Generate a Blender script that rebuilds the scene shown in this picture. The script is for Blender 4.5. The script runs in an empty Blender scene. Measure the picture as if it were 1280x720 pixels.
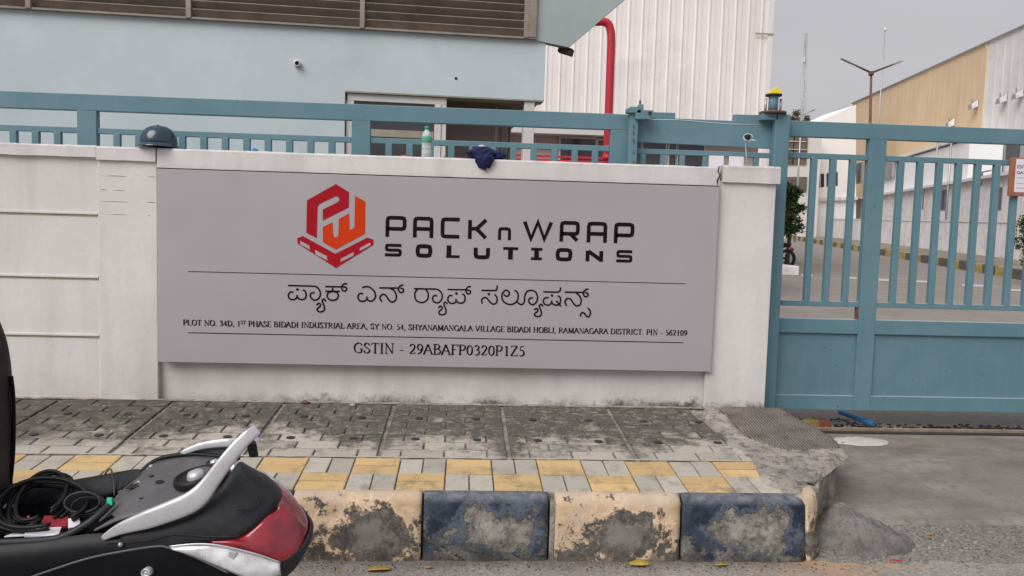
import bpy, bmesh, math, random
from mathutils import Vector, Matrix, noise
random.seed(7)
sc = bpy.context.scene
col = sc.collection
R = math.radians

# ------------------------------------------------------------------ camera
CAM = Vector((0.0, -5.5, 1.68)); FOC = 1000.0
YAW, PITCH, ROLL = 0.0615, 0.0754, 0.0287
fwd = Vector((math.sin(YAW)*math.cos(PITCH), math.cos(YAW)*math.cos(PITCH), -math.sin(PITCH)))
r0 = fwd.cross(Vector((0, 0, 1))).normalized(); u0 = r0.cross(fwd)
rgt = math.cos(ROLL)*r0 + math.sin(ROLL)*u0
upv = -math.sin(ROLL)*r0 + math.cos(ROLL)*u0
cd = bpy.data.cameras.new('camera'); cam = bpy.data.objects.new('camera', cd); col.objects.link(cam)
m3 = Matrix((rgt, upv, -fwd)).transposed()
cam.matrix_world = Matrix.Translation(CAM) @ m3.to_4x4()
cd.sensor_width = 36; cd.lens = FOC*36/1280; cd.clip_end = 3000; cd.clip_start = 0.05
sc.camera = cam

# ------------------------------------------------------------------ light
SUN_EL, SUN_AZ = R(45), R(222)      # azimuth clockwise from +Y: behind the camera, a little to the left
w = bpy.data.worlds.new('World'); sc.world = w; w.use_nodes = True
nt = w.node_tree; nt.nodes.clear()
sky = nt.nodes.new('ShaderNodeTexSky'); sky.sky_type = 'NISHITA'; sky.sun_disc = False
sky.sun_elevation = SUN_EL; sky.sun_rotation = SUN_AZ; sky.dust_density = 6; sky.air_density = 1.5; sky.ozone_density = 1
hs = nt.nodes.new('ShaderNodeHueSaturation'); hs.inputs['Saturation'].default_value = 0.12
mixc = nt.nodes.new('ShaderNodeMix'); mixc.data_type = 'RGBA'; mixc.inputs[0].default_value = 0.8
mixc.inputs[7].default_value = (4.25, 4.17, 4.5, 1)          # even cloud deck
tc = nt.nodes.new('ShaderNodeTexCoord'); nz = nt.nodes.new('ShaderNodeTexNoise')
mp = nt.nodes.new('ShaderNodeMapping'); mp.inputs['Scale'].default_value = (1, 1, 3.5)
nz.inputs['Scale'].default_value = 1.6; nz.inputs['Detail'].default_value = 4; nz.inputs['Roughness'].default_value = .45
mr = nt.nodes.new('ShaderNodeMapRange'); mr.inputs['From Min'].default_value = .3; mr.inputs['From Max'].default_value = .7
mr.inputs['To Min'].default_value = .88; mr.inputs['To Max'].default_value = 1.07
mul = nt.nodes.new('ShaderNodeVectorMath'); mul.operation = 'SCALE'
bg = nt.nodes.new('ShaderNodeBackground'); bg.inputs['Strength'].default_value = 0.085
out = nt.nodes.new('ShaderNodeOutputWorld'); L = nt.links.new
L(sky.outputs[0], hs.inputs['Color']); L(hs.outputs[0], mixc.inputs[6])
L(tc.outputs['Generated'], mp.inputs[0]); L(mp.outputs[0], nz.inputs['Vector']); L(nz.outputs['Fac'], mr.inputs['Value'])
L(mixc.outputs[2], mul.inputs[0]); L(mr.outputs[0], mul.inputs['Scale']); L(mul.outputs[0], bg.inputs[0]); L(bg.outputs[0], out.inputs[0])
sd = bpy.data.lights.new('sun', 'SUN'); sd.energy = 1.75; sd.angle = R(45); sd.color = (1, .96, .935)
so = bpy.data.objects.new('sun', sd); col.objects.link(so)
dsun = Vector((math.sin(SUN_AZ)*math.cos(SUN_EL), math.cos(SUN_AZ)*math.cos(SUN_EL), math.sin(SUN_EL)))
so.rotation_euler = dsun.to_track_quat('Z', 'Y').to_euler(); so.location = (0, -5, 12)
sc.view_settings.view_transform = 'Standard'; sc.view_settings.look = 'None'
sc.view_settings.exposure = 0.56; sc.view_settings.gamma = 1; sc.view_settings.use_curve_mapping = False

# ------------------------------------------------------------------ geometry helpers
def ray(px, py): return fwd + rgt*((px-640)/FOC) - upv*((py-360)/FOC)
def at(px, py, p0, n):
    d = ray(px, py); n = Vector(n); return CAM + d*((Vector(p0)-CAM).dot(n)/d.dot(n))
def aty(px, py, Y): return at(px, py, (0, Y, 0), (0, 1, 0))
def atz(px, py, Z): return at(px, py, (0, 0, Z), (0, 0, 1))
PS, PZ = 0.075, 0.448
def pave(Y): return PZ + PS*Y
def atp(px, py): return at(px, py, (0, 0, PZ), (0, -PS, 1))
IS, IZ = 0.02, 0.22
def inner(Y): return IZ + IS*(min(Y, 70)-.3) if Y > .3 else IZ
def ati(px, py): return at(px, py, (0, .3, IZ), (0, -IS, 1))

def spw(x, e): return math.copysign(abs(x)**e, x)
class MB:
    def __init__(s): s.v = []; s.f = []; s.sm = []
    def add(s, vs, fs, smooth=False):
        o = len(s.v); s.v += [tuple(v) for v in vs]; s.f += [tuple(i+o for i in f) for f in fs]; s.sm += [smooth]*len(fs); return s
    def box(s, x0, x1, y0, y1, z0, z1):
        vs = [(x, y, z) for z in (z0, z1) for y in (y0, y1) for x in (x0, x1)]
        return s.add(vs, [(0, 2, 3, 1), (4, 5, 7, 6), (0, 1, 5, 4), (2, 6, 7, 3), (0, 4, 6, 2), (1, 3, 7, 5)])
    def obox(s, c, ax, ay, az):        # centre and half-axes
        c, ax, ay, az = map(Vector, (c, ax, ay, az))
        vs = [c+ax*i+ay*j+az*k for k in (-1, 1) for j in (-1, 1) for i in (-1, 1)]
        return s.add(vs, [(0, 2, 3, 1), (4, 5, 7, 6), (0, 1, 5, 4), (2, 6, 7, 3), (0, 4, 6, 2), (1, 3, 7, 5)])
    def prism(s, poly, d, cham=0.0):   # poly: 3-D loop, d: extrusion vector
        n = len(poly); d = Vector(d); a = [Vector(p) for p in poly]; b = [p+d for p in a]
        if cham:
            c = sum(a, Vector())/n; dn = d.normalized()
            b1 = [p+d-dn*cham for p in a]; b = [p+d-(p-c).normalized()*cham*1.3 for p in a]
            vs = a+b1+b; fs = [tuple(range(n-1, -1, -1)), tuple(range(2*n, 3*n))]
            for k in (0, n):
                fs += [(k+i, k+(i+1) % n, k+n+(i+1) % n, k+n+i) for i in range(n)]
        else:
            vs = a+b; fs = [tuple(range(n-1, -1, -1)), tuple(range(n, 2*n))]
            fs += [(i, (i+1) % n, n+(i+1) % n, n+i) for i in range(n)]
        return s.add(vs, fs)
    def grid(s, rows, smooth=True, closed=False):
        nr, nc = len(rows), len(rows[0]); vs = [p for r in rows for p in r]
        fs = [(i*nc+j, i*nc+(j+1) % nc, (i+1)*nc+(j+1) % nc, (i+1)*nc+j) for i in range(nr-1) for j in range(nc if closed else nc-1)]
        return s.add(vs, fs, smooth)
    def tube(s, path, rad, n=8, flat=1.0, caps=True, sq=1.0):
        path = [Vector(p) for p in path]; rs = rad if isinstance(rad, (list, tuple)) else [rad]*len(path)
        rows = []; up = Vector((0, 0, 1)); prev = None
        for i, p in enumerate(path):
            t = (path[min(i+1, len(path)-1)]-path[max(i-1, 0)]).normalized()
            if prev is None:
                a = t.cross(up); a = a.normalized() if a.length > .1 else Vector((1, 0, 0))
            else:
                a = (prev - t*prev.dot(t)).normalized()
            prev = a; b = t.cross(a)
            rows.append([p+(a*spw(math.cos(k*2*math.pi/n), sq)*flat+b*spw(math.sin(k*2*math.pi/n), sq))*rs[i] for k in range(n)])
        s.grid(rows, True, True)
        if caps:
            s.add(rows[0], [tuple(range(n))]); s.add(rows[-1], [tuple(range(n-1, -1, -1))])
        return s
    def lathe(s, prof, c=(0, 0, 0), n=24, smooth=True, ax=None):
        c = Vector(c); q = Vector((0, 0, 1)).rotation_difference(Vector(ax)) if ax is not None else None
        rows = []
        for r, z in prof:
            ring = [Vector((r*math.cos(k*2*math.pi/n), r*math.sin(k*2*math.pi/n), z)) for k in range(n)]
            rows.append([c+(q @ v if q else v) for v in ring])
        return s.grid(rows, smooth, True)
    def build(s, name, m, parent=None, bevel=0, sub=0, solid=0, origin=None):
        me = bpy.data.meshes.new(name); o = Vector(origin) if origin else Vector()
        me.from_pydata([tuple(Vector(v)-o) for v in s.v], [], s.f); me.materials.append(m)
        me.polygons.foreach_set('use_smooth', s.sm); me.update()
        bm = bmesh.new(); bm.from_mesh(me); bmesh.ops.remove_doubles(bm, verts=bm.verts, dist=1e-5)
        bmesh.ops.recalc_face_normals(bm, faces=bm.faces); bm.to_mesh(me); bm.free()
        ob = bpy.data.objects.new(name, me); col.objects.link(ob); ob.location = o
        if parent: par(ob, parent)
        if solid: md = ob.modifiers.new('solid', 'SOLIDIFY'); md.thickness = solid; md.offset = 0
        if bevel: md = ob.modifiers.new('bevel', 'BEVEL'); md.width = bevel; md.segments = 2; md.limit_method = 'ANGLE'
        if sub: md = ob.modifiers.new('subd', 'SUBSURF'); md.levels = sub; md.render_levels = sub
        return ob
def wmat(o):
    return (wmat(o.parent) @ o.matrix_parent_inverse if o.parent else Matrix()) @ Matrix.LocRotScale(o.location, o.rotation_euler, o.scale)
def par(o, p): o.parent = p; o.matrix_parent_inverse = wmat(p).inverted()
def tag(o, label=None, cat=None, group=None, kind=None):
    for k, v in (('label', label), ('category', cat), ('group', group), ('kind', kind)):
        if v: o[k] = v
    return o
def thing(name, label, cat, loc=(0, 0, 0), group=None):
    o = bpy.data.objects.new(name, None); col.objects.link(o); o.location = loc; o.empty_display_size = .1
    return tag(o, label, cat, group)
def struct(name, mb, m, **k): return tag(mb.build(name, m, **k), kind='structure')
def inst(name, me, loc, parent, rot=(0, 0, 0), scale=(1, 1, 1)):
    o = bpy.data.objects.new(name, me); col.objects.link(o); o.location = loc; o.rotation_euler = rot; o.scale = scale
    if parent: par(o, parent)
    return o
def smooth_path(pts, k=6, closed=False):
    P = [Vector(p) for p in pts]; n = len(P); res = []
    for i in range(n if closed else n-1):
        if closed: a, b, c, d = P[(i-1) % n], P[i], P[(i+1) % n], P[(i+2) % n]
        else: a, b, c, d = P[max(i-1, 0)], P[i], P[i+1], P[min(i+2, n-1)]
        for j in range(k):
            t = j/k
            res.append(.5*((2*b)+(c-a)*t+(2*a-5*b+4*c-d)*t*t+(3*b-a-3*c+d)*t**3))
    if not closed: res.append(P[-1])
    return res

# ------------------------------------------------------------------ materials
class NT:
    def __init__(s, name, rough=.8, spec=.3, metal=0):
        s.m = bpy.data.materials.new(name); s.m.use_nodes = True; s.t = s.m.node_tree
        s.b = s.t.nodes['Principled BSDF']; s.b.inputs['Roughness'].default_value = rough
        s.b.inputs['Specular IOR Level'].default_value = spec; s.b.inputs['Metallic'].default_value = metal
        g = s.t.nodes.new('ShaderNodeNewGeometry'); s.pos = g.outputs['Position']; s.nor = g.outputs['Normal']
        s.oc = s.t.nodes.new('ShaderNodeTexCoord').outputs['Object']
    def link(s, a, b): s.t.links.new(a, b)
    def val(s, v, sock):
        if hasattr(v, 'is_linked') or hasattr(v, 'links'): s.link(v, sock)
        elif isinstance(v, (tuple, list)): sock.default_value = tuple(v)+((1,) if len(v) == 3 and len(sock.default_value) == 4 else ())
        else: sock.default_value = v
    def noise(s, scale, detail=4, rough=.55, co=None, stretch=None, dist=0):
        n = s.t.nodes.new('ShaderNodeTexNoise'); n.inputs['Scale'].default_value = scale; n.inputs['Detail'].default_value = detail
        n.inputs['Roughness'].default_value = rough; n.inputs['Distortion'].default_value = dist
        c = co or s.pos
        if stretch:
            m = s.t.nodes.new('ShaderNodeMapping'); m.inputs['Scale'].default_value = stretch; s.link(c, m.inputs[0]); c = m.outputs[0]
        s.link(c, n.inputs['Vector']); return n.outputs['Fac']
    def voro(s, scale, feat='F1', co=None, out='Distance'):
        n = s.t.nodes.new('ShaderNodeTexVoronoi'); n.inputs['Scale'].default_value = scale; n.feature = feat
        s.link(co or s.pos, n.inputs['Vector']); return n.outputs[out]
    def mapr(s, v, a, b, c=0, d=1):
        n = s.t.nodes.new('ShaderNodeMapRange'); s.val(v, n.inputs[0])
        for i, x in enumerate((a, b, c, d)): n.inputs[i+1].default_value = x
        return n.outputs[0]
    def math(s, op, a, b=0.0, clamp=False):
        n = s.t.nodes.new('ShaderNodeMath'); n.operation = op; n.use_clamp = clamp; s.val(a, n.inputs[0]); s.val(b, n.inputs[1]); return n.outputs[0]
    def mix(s, f, a, b):
        n = s.t.nodes.new('ShaderNodeMix'); n.data_type = 'RGBA'; s.val(f, n.inputs[0]); s.val(a, n.inputs[6]); s.val(b, n.inputs[7]); return n.outputs[2]
    def xyz(s, v):
        n = s.t.nodes.new('ShaderNodeSeparateXYZ'); s.link(v, n.inputs[0]); return n.outputs
    def rnd(s): return s.t.nodes.new('ShaderNodeObjectInfo').outputs['Random']
    def bump(s, h, strength=.3, dist=.01):
        n = s.t.nodes.new('ShaderNodeBump'); n.inputs['Strength'].default_value = strength; n.inputs['Distance'].default_value = dist
        s.val(h, n.inputs['Height']); prev = s.b.inputs['Normal'].links
        if prev: s.link(prev[0].from_socket, n.inputs['Normal'])
        s.link(n.outputs[0], s.b.inputs['Normal']); return s
    def col(s, c): s.val(c, s.b.inputs['Base Color']); return s
    def rough(s, r): s.val(r, s.b.inputs['Roughness']); return s
def simple(name, c, rough=.7, var=.12, scale=6, bump=.1, bs=60, metal=0, spec=.3, dirt=None, dirt_amt=.35):
    n = NT(name, rough, spec, metal); c2 = tuple(x*(1-var) for x in c); c1 = tuple(min(1, x*(1+var*.6)) for x in c)
    f = n.mapr(n.noise(scale, 5, .6), .3, .7); cc = n.mix(f, c1, c2)
    if dirt: cc = n.mix(n.mapr(n.noise(scale*2.3, 8, .7), .52, .72, 0, dirt_amt), cc, dirt)
    n.col(cc)
    if bump: n.bump(n.noise(bs, 4, .6), bump, .004)
    n.rough(n.mapr(n.noise(scale*1.7, 4), .3, .7, max(0.02, rough-.08), min(1, rough+.08)))
    return n.m
M = {}
def m_wall():
    n = NT('white_plaster', .85, .2); X, Y, Z = n.xyz(n.pos)
    big = n.mapr(n.noise(1.3, 6, .6), .35, .7); c = n.mix(big, (.68, .66, .64), (.60, .58, .565))
    streak = n.mapr(n.noise(3, 5, .6, stretch=(1.6, 1, .25)), .48, .74, 0, .42); c = n.mix(streak, c, (.44, .41, .38))
    mott = n.mapr(n.noise(28, 6, .7), .56, .72, 0, .35); c = n.mix(mott, c, (.46, .44, .42))
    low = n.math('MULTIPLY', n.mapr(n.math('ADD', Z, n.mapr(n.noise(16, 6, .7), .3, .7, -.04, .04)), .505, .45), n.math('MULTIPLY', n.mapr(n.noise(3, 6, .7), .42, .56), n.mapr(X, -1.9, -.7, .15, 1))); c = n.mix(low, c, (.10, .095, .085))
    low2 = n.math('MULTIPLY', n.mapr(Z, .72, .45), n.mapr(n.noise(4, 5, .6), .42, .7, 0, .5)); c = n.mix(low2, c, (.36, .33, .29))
    top = n.math('MULTIPLY', n.mapr(Z, 2.11, 2.15), n.mapr(n.noise(14, 5, .7), .42, .62, 0, .6)); c = n.mix(top, c, (.30, .28, .26))
    spot = n.mapr(n.noise(45, 3, .8), .70, .76, 0, .6); c = n.mix(spot, c, (.2, .17, .15))
    n.col(c).bump(n.noise(22, 8, .65), .35, .006).bump(n.noise(160, 4, .6), .18, .002); return n.m
M['wall'] = m_wall()
M['groove'] = simple('grey_plaster', (.50, .48, .46), .9, .2, 8)  # greyer plaster for the cap joint and pillar scrapes
def m_sign():
    n = NT('sign_panel_silver', .42, .4, .15)
    c = n.mix(n.mapr(n.noise(1.1, 3, .5), .3, .7), (.415, .388, .41), (.38, .357, .372))
    c = n.mix(n.mapr(n.noise(40, 6, .7), .6, .8, 0, .2), c, (.30, .28, .29)); n.col(c)
    n.rough(n.mapr(n.noise(3, 4), .3, .7, .38, .5)).bump(n.noise(.9, 2), .15, .01); return n.m
M['sign'] = m_sign()
M['sign_edge'] = simple('sign_edge_metal', (.5, .5, .5), .4, .1, metal=.5)
M['black'] = simple('black_vinyl', (.010, .006, .008), .6, .1, bump=0, spec=.1)
M['red'] = simple('red_vinyl', (.36, .008, .018), .5, .08, bump=0, spec=.12)
M['red2'] = simple('dark_red_vinyl', (.38, .012, .022), .4, .08, bump=0)
M['orange'] = simple('orange_vinyl', (.58, .045, .006), .5, .08, bump=0, spec=.12)
def m_gate():
    n = NT('teal_gate_paint', .5, .4)
    c = n.mix(n.mapr(n.noise(2.2, 5, .6), .3, .7), (.098, .198, .240), (.118, .228, .270))
    c = n.mix(n.mapr(n.noise(5, 5, .65, stretch=(3, 3, .4)), .5, .75, 0, .35), c, (.17, .25, .285))
    c = n.mix(n.mapr(n.noise(26, 5, .7), .655, .70), c, (.09, .055, .04))
    c = n.mix(n.mapr(n.noise(1.1, 6, .7), .52, .68, 0, .45), c, (.15, .24, .28))
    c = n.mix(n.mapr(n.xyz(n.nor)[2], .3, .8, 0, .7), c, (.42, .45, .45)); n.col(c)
    n.bump(n.noise(35, 4, .6), .12, .003).rough(n.mapr(n.noise(7, 4), .3, .7, .42, .62)); return n.m
M['gate'] = m_gate()
def m_paver(light, dark, name, top=1.0):
    n = NT(name, .9, .2); X, Y, Z = n.xyz(n.pos)
    r = n.rnd(); c = n.mix(r, light, tuple(x*.78 for x in light))
    c = n.mix(n.mapr(n.noise(60, 6, .75), .4, .7, 0, .4), c, tuple(x*.62 for x in light))
    if top:
        # mould grown on the blocks nearest the wall, ragged edge about half way down
        wob = n.math('ADD', n.mapr(n.noise(2.4, 3, .6), .3, .7, -.34, .34), n.mapr(n.noise(13, 6, .75), .3, .7, -.26, .26))
        wob = n.math('ADD', wob, n.mapr(r, 0, 1, -.10, .10))
        f = n.math('MULTIPLY', n.mapr(n.math('ADD', Y, wob), -.95, -.60, 0, .95*top), n.mapr(n.noise(18, 7, .8), .36, .50, .45, 1)); c = n.mix(f, c, n.mix(n.mapr(n.noise(120, 4, .8), .35, .65), dark, tuple(x*1.3 for x in dark)))
        fr = n.math('ABSOLUTE', n.math('SUBTRACT', n.math('FRACT', n.math('ADD', n.math('DIVIDE', n.math('ADD', X, .453), .74), 10.5)), .5))
        band = n.mapr(n.math('ADD', fr, n.mapr(n.noise(11, 6, .75), .3, .7, -.06, .06)), .085, .03, 0, .75)
        band = n.math('MULTIPLY', band, n.mapr(n.noise(1.7, 3), .42, .55)); c = n.mix(band, c, tuple(x*1.4 for x in dark))
        lf = n.mapr(n.math('ADD', X, n.mapr(n.noise(3, 4), .3, .7, -.5, .5)), -1.55, -2.15, 0, .45)
        c = n.mix(n.math('MULTIPLY', lf, n.mapr(Y, -1.0, -.8)), c, dark)
    if not top: c = n.mix(n.math('MULTIPLY', n.mapr(n.noise(6, 7, .75), .50, .64), n.mapr(Y, -1.1, -1.5, .35, .7)), c, (.17, .15, .12))
    c = n.mix(n.mapr(n.noise(34, 3, .6), .70, .72, 0, .8), c, (.55, .52, .48)); n.col(c)
    n.bump(n.noise(220, 4, .7), .35, .002).bump(n.noise(30, 5, .7), .35, .004); return n.m
M['paver'] = m_paver((.47, .43, .37), (.072, .068, .057), 'weathered_concrete_paver')
M['paver_grey'] = m_paver((.50, .46, .395), (.1, .1, .1), 'grey_block', 0)
M['paver_yel'] = m_paver((.66, .465, .225), (.1, .1, .1), 'yellow_block', 0)
def m_mortar():
    n = NT('dirty_mortar', .95, .1)
    c = n.mix(n.mapr(n.noise(8, 7, .75), .38, .62), (.16, .145, .125), (.40, .37, .33))
    c = n.mix(n.mapr(n.noise(60, 5, .8), .5, .65, 0, .7), c, (.06, .055, .045)); n.col(c)
    n.bump(n.noise(50, 7, .75), .8, .008); return n.m
M['mortar'] = m_mortar()
def m_cement():
    n = NT('rough_cement', .95, .15)
    c = n.mix(n.mapr(n.noise(5, 7, .7), .35, .65), (.22, .20, .178), (.46, .42, .37))
    c = n.mix(n.mapr(n.noise(16, 7, .8), .50, .58, 0, .85), c, (.11, .10, .09))
    c = n.mix(n.mapr(n.noise(90, 4, .8), .5, .7, 0, .4), c, (.5, .47, .43)); n.col(c)
    n.bump(n.noise(18, 8, .75), .7, .02).bump(n.noise(140, 4, .7), .4, .003); return n.m
M['cement'] = m_cement()
def m_mound():
    n = NT('grey_cement_fillet', .95, .15)
    c = n.mix(n.mapr(n.noise(6, 7, .7), .35, .65), (.15, .14, .13), (.34, .325, .305))
    c = n.mix(n.mapr(n.noise(22, 7, .8), .48, .62, 0, .7), c, (.12, .115, .11)); n.col(c)
    n.bump(n.noise(14, 8, .75), .9, .03).bump(n.noise(150, 4, .7), .5, .004); return n.m
M['mound'] = m_mound()
def m_broom():
    n = NT('broomed_concrete', .95, .15)
    wv = n.t.nodes.new('ShaderNodeTexWave'); mpp = n.t.nodes.new('ShaderNodeMapping'); mpp.inputs['Rotation'].default_value = (0, 0, R(4))
    n.link(n.pos, mpp.inputs[0]); n.link(mpp.outputs[0], wv.inputs['Vector']); wv.inputs['Scale'].default_value = 16; wv.inputs['Distortion'].default_value = 3.6
    wv.inputs['Detail'].default_value = 3; wv.inputs['Detail Scale'].default_value = 1.5
    c = n.mix(n.mapr(n.noise(7, 6, .7), .35, .65), (.085, .074, .065), (.17, .15, .132))
    c = n.mix(n.math('MULTIPLY', n.mapr(wv.outputs['Fac'], .45, .95, 0, .8), n.mapr(n.noise(6, 5, .7), .35, .6, .15, 1)), c, (.30, .265, .23)); n.col(c)
    n.bump(wv.outputs['Fac'], .4, .01).bump(n.noise(90, 5, .7), .4, .004); return n.m
M['broom'] = m_broom()
def m_asph(name, a, b, grit, sand=False):
    n = NT(name, .92, .2); X, Y, Z = n.xyz(n.pos)
    c = n.mix(n.mapr(n.noise(1.1, 5, .6), .35, .65), a, b)
    c = n.mix(n.mapr(n.noise(5, 7, .75), .5, .68, 0, .35), c, tuple(x*.6 for x in a))
    v = n.voro(90); vr = n.voro(90, out='Color'); c = n.mix(n.mapr(n.xyz(vr)[0], .0, 1, 0, grit), c, tuple(min(1, x*1.9) for x in b))
    c = n.mix(n.mapr(n.xyz(vr)[1], .55, 1, 0, grit), c, tuple(x*.35 for x in a))
    if sand:
        dx = n.math('MULTIPLY', n.math('SUBTRACT', X, 1.9), 1.7); dy = n.math('MULTIPLY', n.math('ADD', Y, 1.62), 4.2)
        d = n.math('SQRT', n.math('ADD', n.math('MULTIPLY', dx, dx), n.math('MULTIPLY', dy, dy)))
        d = n.math('ADD', d, n.mapr(n.noise(9, 6, .7), .3, .7, -.4, .4)); c = n.mix(n.mapr(d, .85, .15, 0, .8), c, (.46, .29, .17))
        e = n.math('ADD', Y, n.mapr(n.noise(7, 5, .7), .3, .7, -.05, .05)); c = n.mix(n.math('MULTIPLY', n.mapr(e, -1.72, -1.6), n.mapr(X, 1.9, 1.6, 0, .75)), c, (.12, .105, .09))
    n.col(c).bump(v, .5, .006).bump(n.noise(30, 6, .7), .4, .006); return n.m
M['road'] = m_asph('dusty_asphalt', (.215, .195, .178), (.285, .26, .235), .35, True)
M['asphalt_dark'] = m_asph('coarse_dark_asphalt', (.14, .13, .122), (.18, .168, .155), .55)
def m_apron():
    n = NT('driveway_concrete', .93, .2); X, Y, Z = n.xyz(n.pos)
    c = n.mix(n.mapr(n.noise(1.6, 6, .65, stretch=(1, 2, 1)), .35, .65), (.165, .145, .127), (.30, .27, .238))
    c = n.mix(n.mapr(n.noise(7, 7, .75, stretch=(.5, 1.5, 1)), .58, .7, 0, .55), c, (.42, .39, .34))
    c = n.mix(n.mapr(n.noise(12, 6, .7), .53, .66, 0, .7), c, (.15, .135, .12))
    c = n.mix(n.mapr(n.noise(.8, 4, .6), .45, .62, 0, .45), c, (.16, .145, .13)); n.col(c)
    n.bump(n.noise(25, 7, .7), .5, .01).bump(n.noise(150, 4, .7), .3, .003); return n.m
M['apron'] = m_apron()
M['yard'] = m_asph('pale_yard_road', (.23, .208, .187), (.28, .253, .23), .12)
M['earth'] = simple('dusty_ground', (.24, .21, .17), .95, .3, .5, .3, 10)
def m_kerb(name, paint, paint2, patch, pr):
    n = NT(name, .88, .25); X, Y, Z = n.xyz(n.oc); r = n.rnd()
    off = n.t.nodes.new('ShaderNodeVectorMath'); off.operation = 'ADD'; n.link(n.pos, off.inputs[0])
    off.inputs[1].default_value = (0, 0, 0); P = n.pos
    dx = n.math('MULTIPLY', n.math('ADD', X, n.mapr(r, 0, 1, -.09, .09)), 1/pr[0]); dz = n.math('MULTIPLY', n.math('ADD', Z, pr[2]), 1/pr[1])
    d = n.math('SQRT', n.math('ADD', n.math('MULTIPLY', dx, dx), n.math('MULTIPLY', dz, dz)))
    d = n.math('ADD', d, n.mapr(n.noise(7, 8, .7), .3, .7, -.75, .75))
    d = n.math('ADD', d, n.mapr(r, 0, 1, -.22, .25)); bare = n.mapr(d, .98, .78)
    flk = n.mapr(n.math('ADD', n.noise(11, 9, .75), n.mapr(Z, -.12, .12, .075, -.05)), .545, .59)
    bare = n.math('MAXIMUM', bare, flk)
    con = n.mix(n.mapr(n.noise(22, 7, .75), .35, .65), patch, tuple(x*.35 for x in patch))
    con = n.mix(n.mapr(n.noise(70, 5, .8), .55, .7), con, tuple(min(1, x*1.9) for x in patch))
    con = n.mix(n.mapr(n.math('ADD', d, n.mapr(n.noise(20, 5), .3, .7, -.2, .2)), .55, .15, 0, .7), con, tuple(min(1, x*1.35+.03) for x in patch))
    con = n.mix(n.mapr(n.noise(5, 6, .7), .52, .66, 0, .8), con, tuple(x*.3 for x in patch))
    pt = n.mix(n.mapr(n.noise(9, 6, .7), .4, .66), paint, paint2)
    pt = n.mix(n.mapr(n.noise(30, 6, .8), .52, .68, 0, .5), pt, tuple(x*.55 for x in paint))
    rim = n.math('MULTIPLY', n.mapr(d, 1.25, 1.0), n.mapr(d, .9, 1.0)); pt = n.mix(n.math('MULTIPLY', rim, .5), pt, tuple(min(1, x*1.6+.08) for x in paint2))
    pt = n.mix(n.math('MULTIPLY', n.mapr(Z, .125, .155), n.mapr(n.noise(14, 6, .7), .35, .6, 0, .75)), pt, tuple(x*.5+.19 for x in paint2))  # top paint lighter: worn, with the top highlight put into the colour
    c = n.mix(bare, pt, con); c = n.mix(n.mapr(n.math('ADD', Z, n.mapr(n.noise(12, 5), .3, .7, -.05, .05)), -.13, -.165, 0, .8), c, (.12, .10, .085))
    n.col(c).bump(n.math('SUBTRACT', 1, bare), .7, .006).bump(n.noise(40, 7, .75), .5, .006); return n.m
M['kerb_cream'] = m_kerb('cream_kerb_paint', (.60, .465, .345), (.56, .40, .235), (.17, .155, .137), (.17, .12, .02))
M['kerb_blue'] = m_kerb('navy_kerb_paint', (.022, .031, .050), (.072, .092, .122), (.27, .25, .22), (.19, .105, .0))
M['bluewall'] = simple('pale_blue_render', (.54, .615, .64), .85, .07, 1.2, .15, 80, dirt=(.34, .42, .46), dirt_amt=.25)
M['soffit'] = simple('grey_green_soffit', (.37, .42, .425), .85, .08, 2, .1)
M['louvre'] = simple('beige_louvre_metal', (.31, .26, .215), .6, .22, 5, .1, dirt=(.14, .12, .10), dirt_amt=.5)  # dark blotches put the slats' shading into the colour
M['reveal'] = simple('stained_reveal', (.38, .34, .27), .85, .25, 5)
M['upvc'] = simple('white_window_frame', (.66, .63, .60), .5, .08, 5)
M['dark'] = simple('dark_interior', (.035, .03, .028), .8, .3, 3)
M['brown'] = simple('brown_ceiling', (.24, .18, .13), .8, .3, 3)
M['pink'] = simple('dusty_pink_wall', (.50, .42, .40), .8, .12, 3)
def m_glass(name, c, rough=.12):
    n = NT(name, rough, .6); n.col(n.mix(n.mapr(n.noise(1.5, 4), .3, .7), c, tuple(x*1.7 for x in c))); return n.m
M['glass'] = m_glass('dark_window_glass', (.035, .035, .04))
M['cream_clad'] = simple('white_corrugated_cladding', (.80, .755, .725), .55, .08, .4, 0, dirt=(.52, .48, .44), dirt_amt=.35)
M['white_clad'] = simple('white_warehouse_cladding', (.76, .75, .735), .6, .08, .4, 0, dirt=(.50, .48, .45), dirt_amt=.4)
M['beige_clad'] = simple('beige_warehouse_cladding', (.74, .56, .36), .6, .08, .35, 0)
M['white_paint'] = simple('white_painted_wall', (.66, .64, .63), .8, .08, 1, .1)
M['fwhite'] = simple('bright_factory_paint', (.86, .85, .84), .7, .05, .3, 0)
M['old_white'] = simple('stained_white_wall', (.75, .72, .70), .85, .14, 1.2, .1, dirt=(.30, .28, .26), dirt_amt=.6)
M['redpipe'] = simple('red_pipe_paint', (.50, .022, .040), .38, .1, 3, .03, spec=.5)
M['steel'] = simple('galvanised_steel', (.42, .42, .43), .45, .15, 9, .05, metal=.6)
M['rusty'] = simple('rusty_steel', (.18, .10, .075), .8, .4, 14, .3)
M['track'] = simple('worn_track_steel', (.26, .20, .145), .7, .3, 12, .3)
M['kyel'] = simple('worn_yellow_kerb', (.46, .35, .12), .85, .4, 5, .3, 20, dirt=(.10, .085, .07), dirt_amt=1)
M['kblk'] = simple('worn_black_kerb', (.13, .12, .11), .85, .4, 9, .3, 20, dirt=(.26, .2, .14), dirt_amt=.7)
M['dash'] = simple('white_road_paint', (.50, .48, .46), .85, .12, 8)
M['yellow'] = simple('yellow_plastic', (.80, .62, .03), .4, .05, 5, 0)
M['mirror'] = simple('white_wire', (.7, .7, .72), .4, .05, 5, 0)
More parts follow.
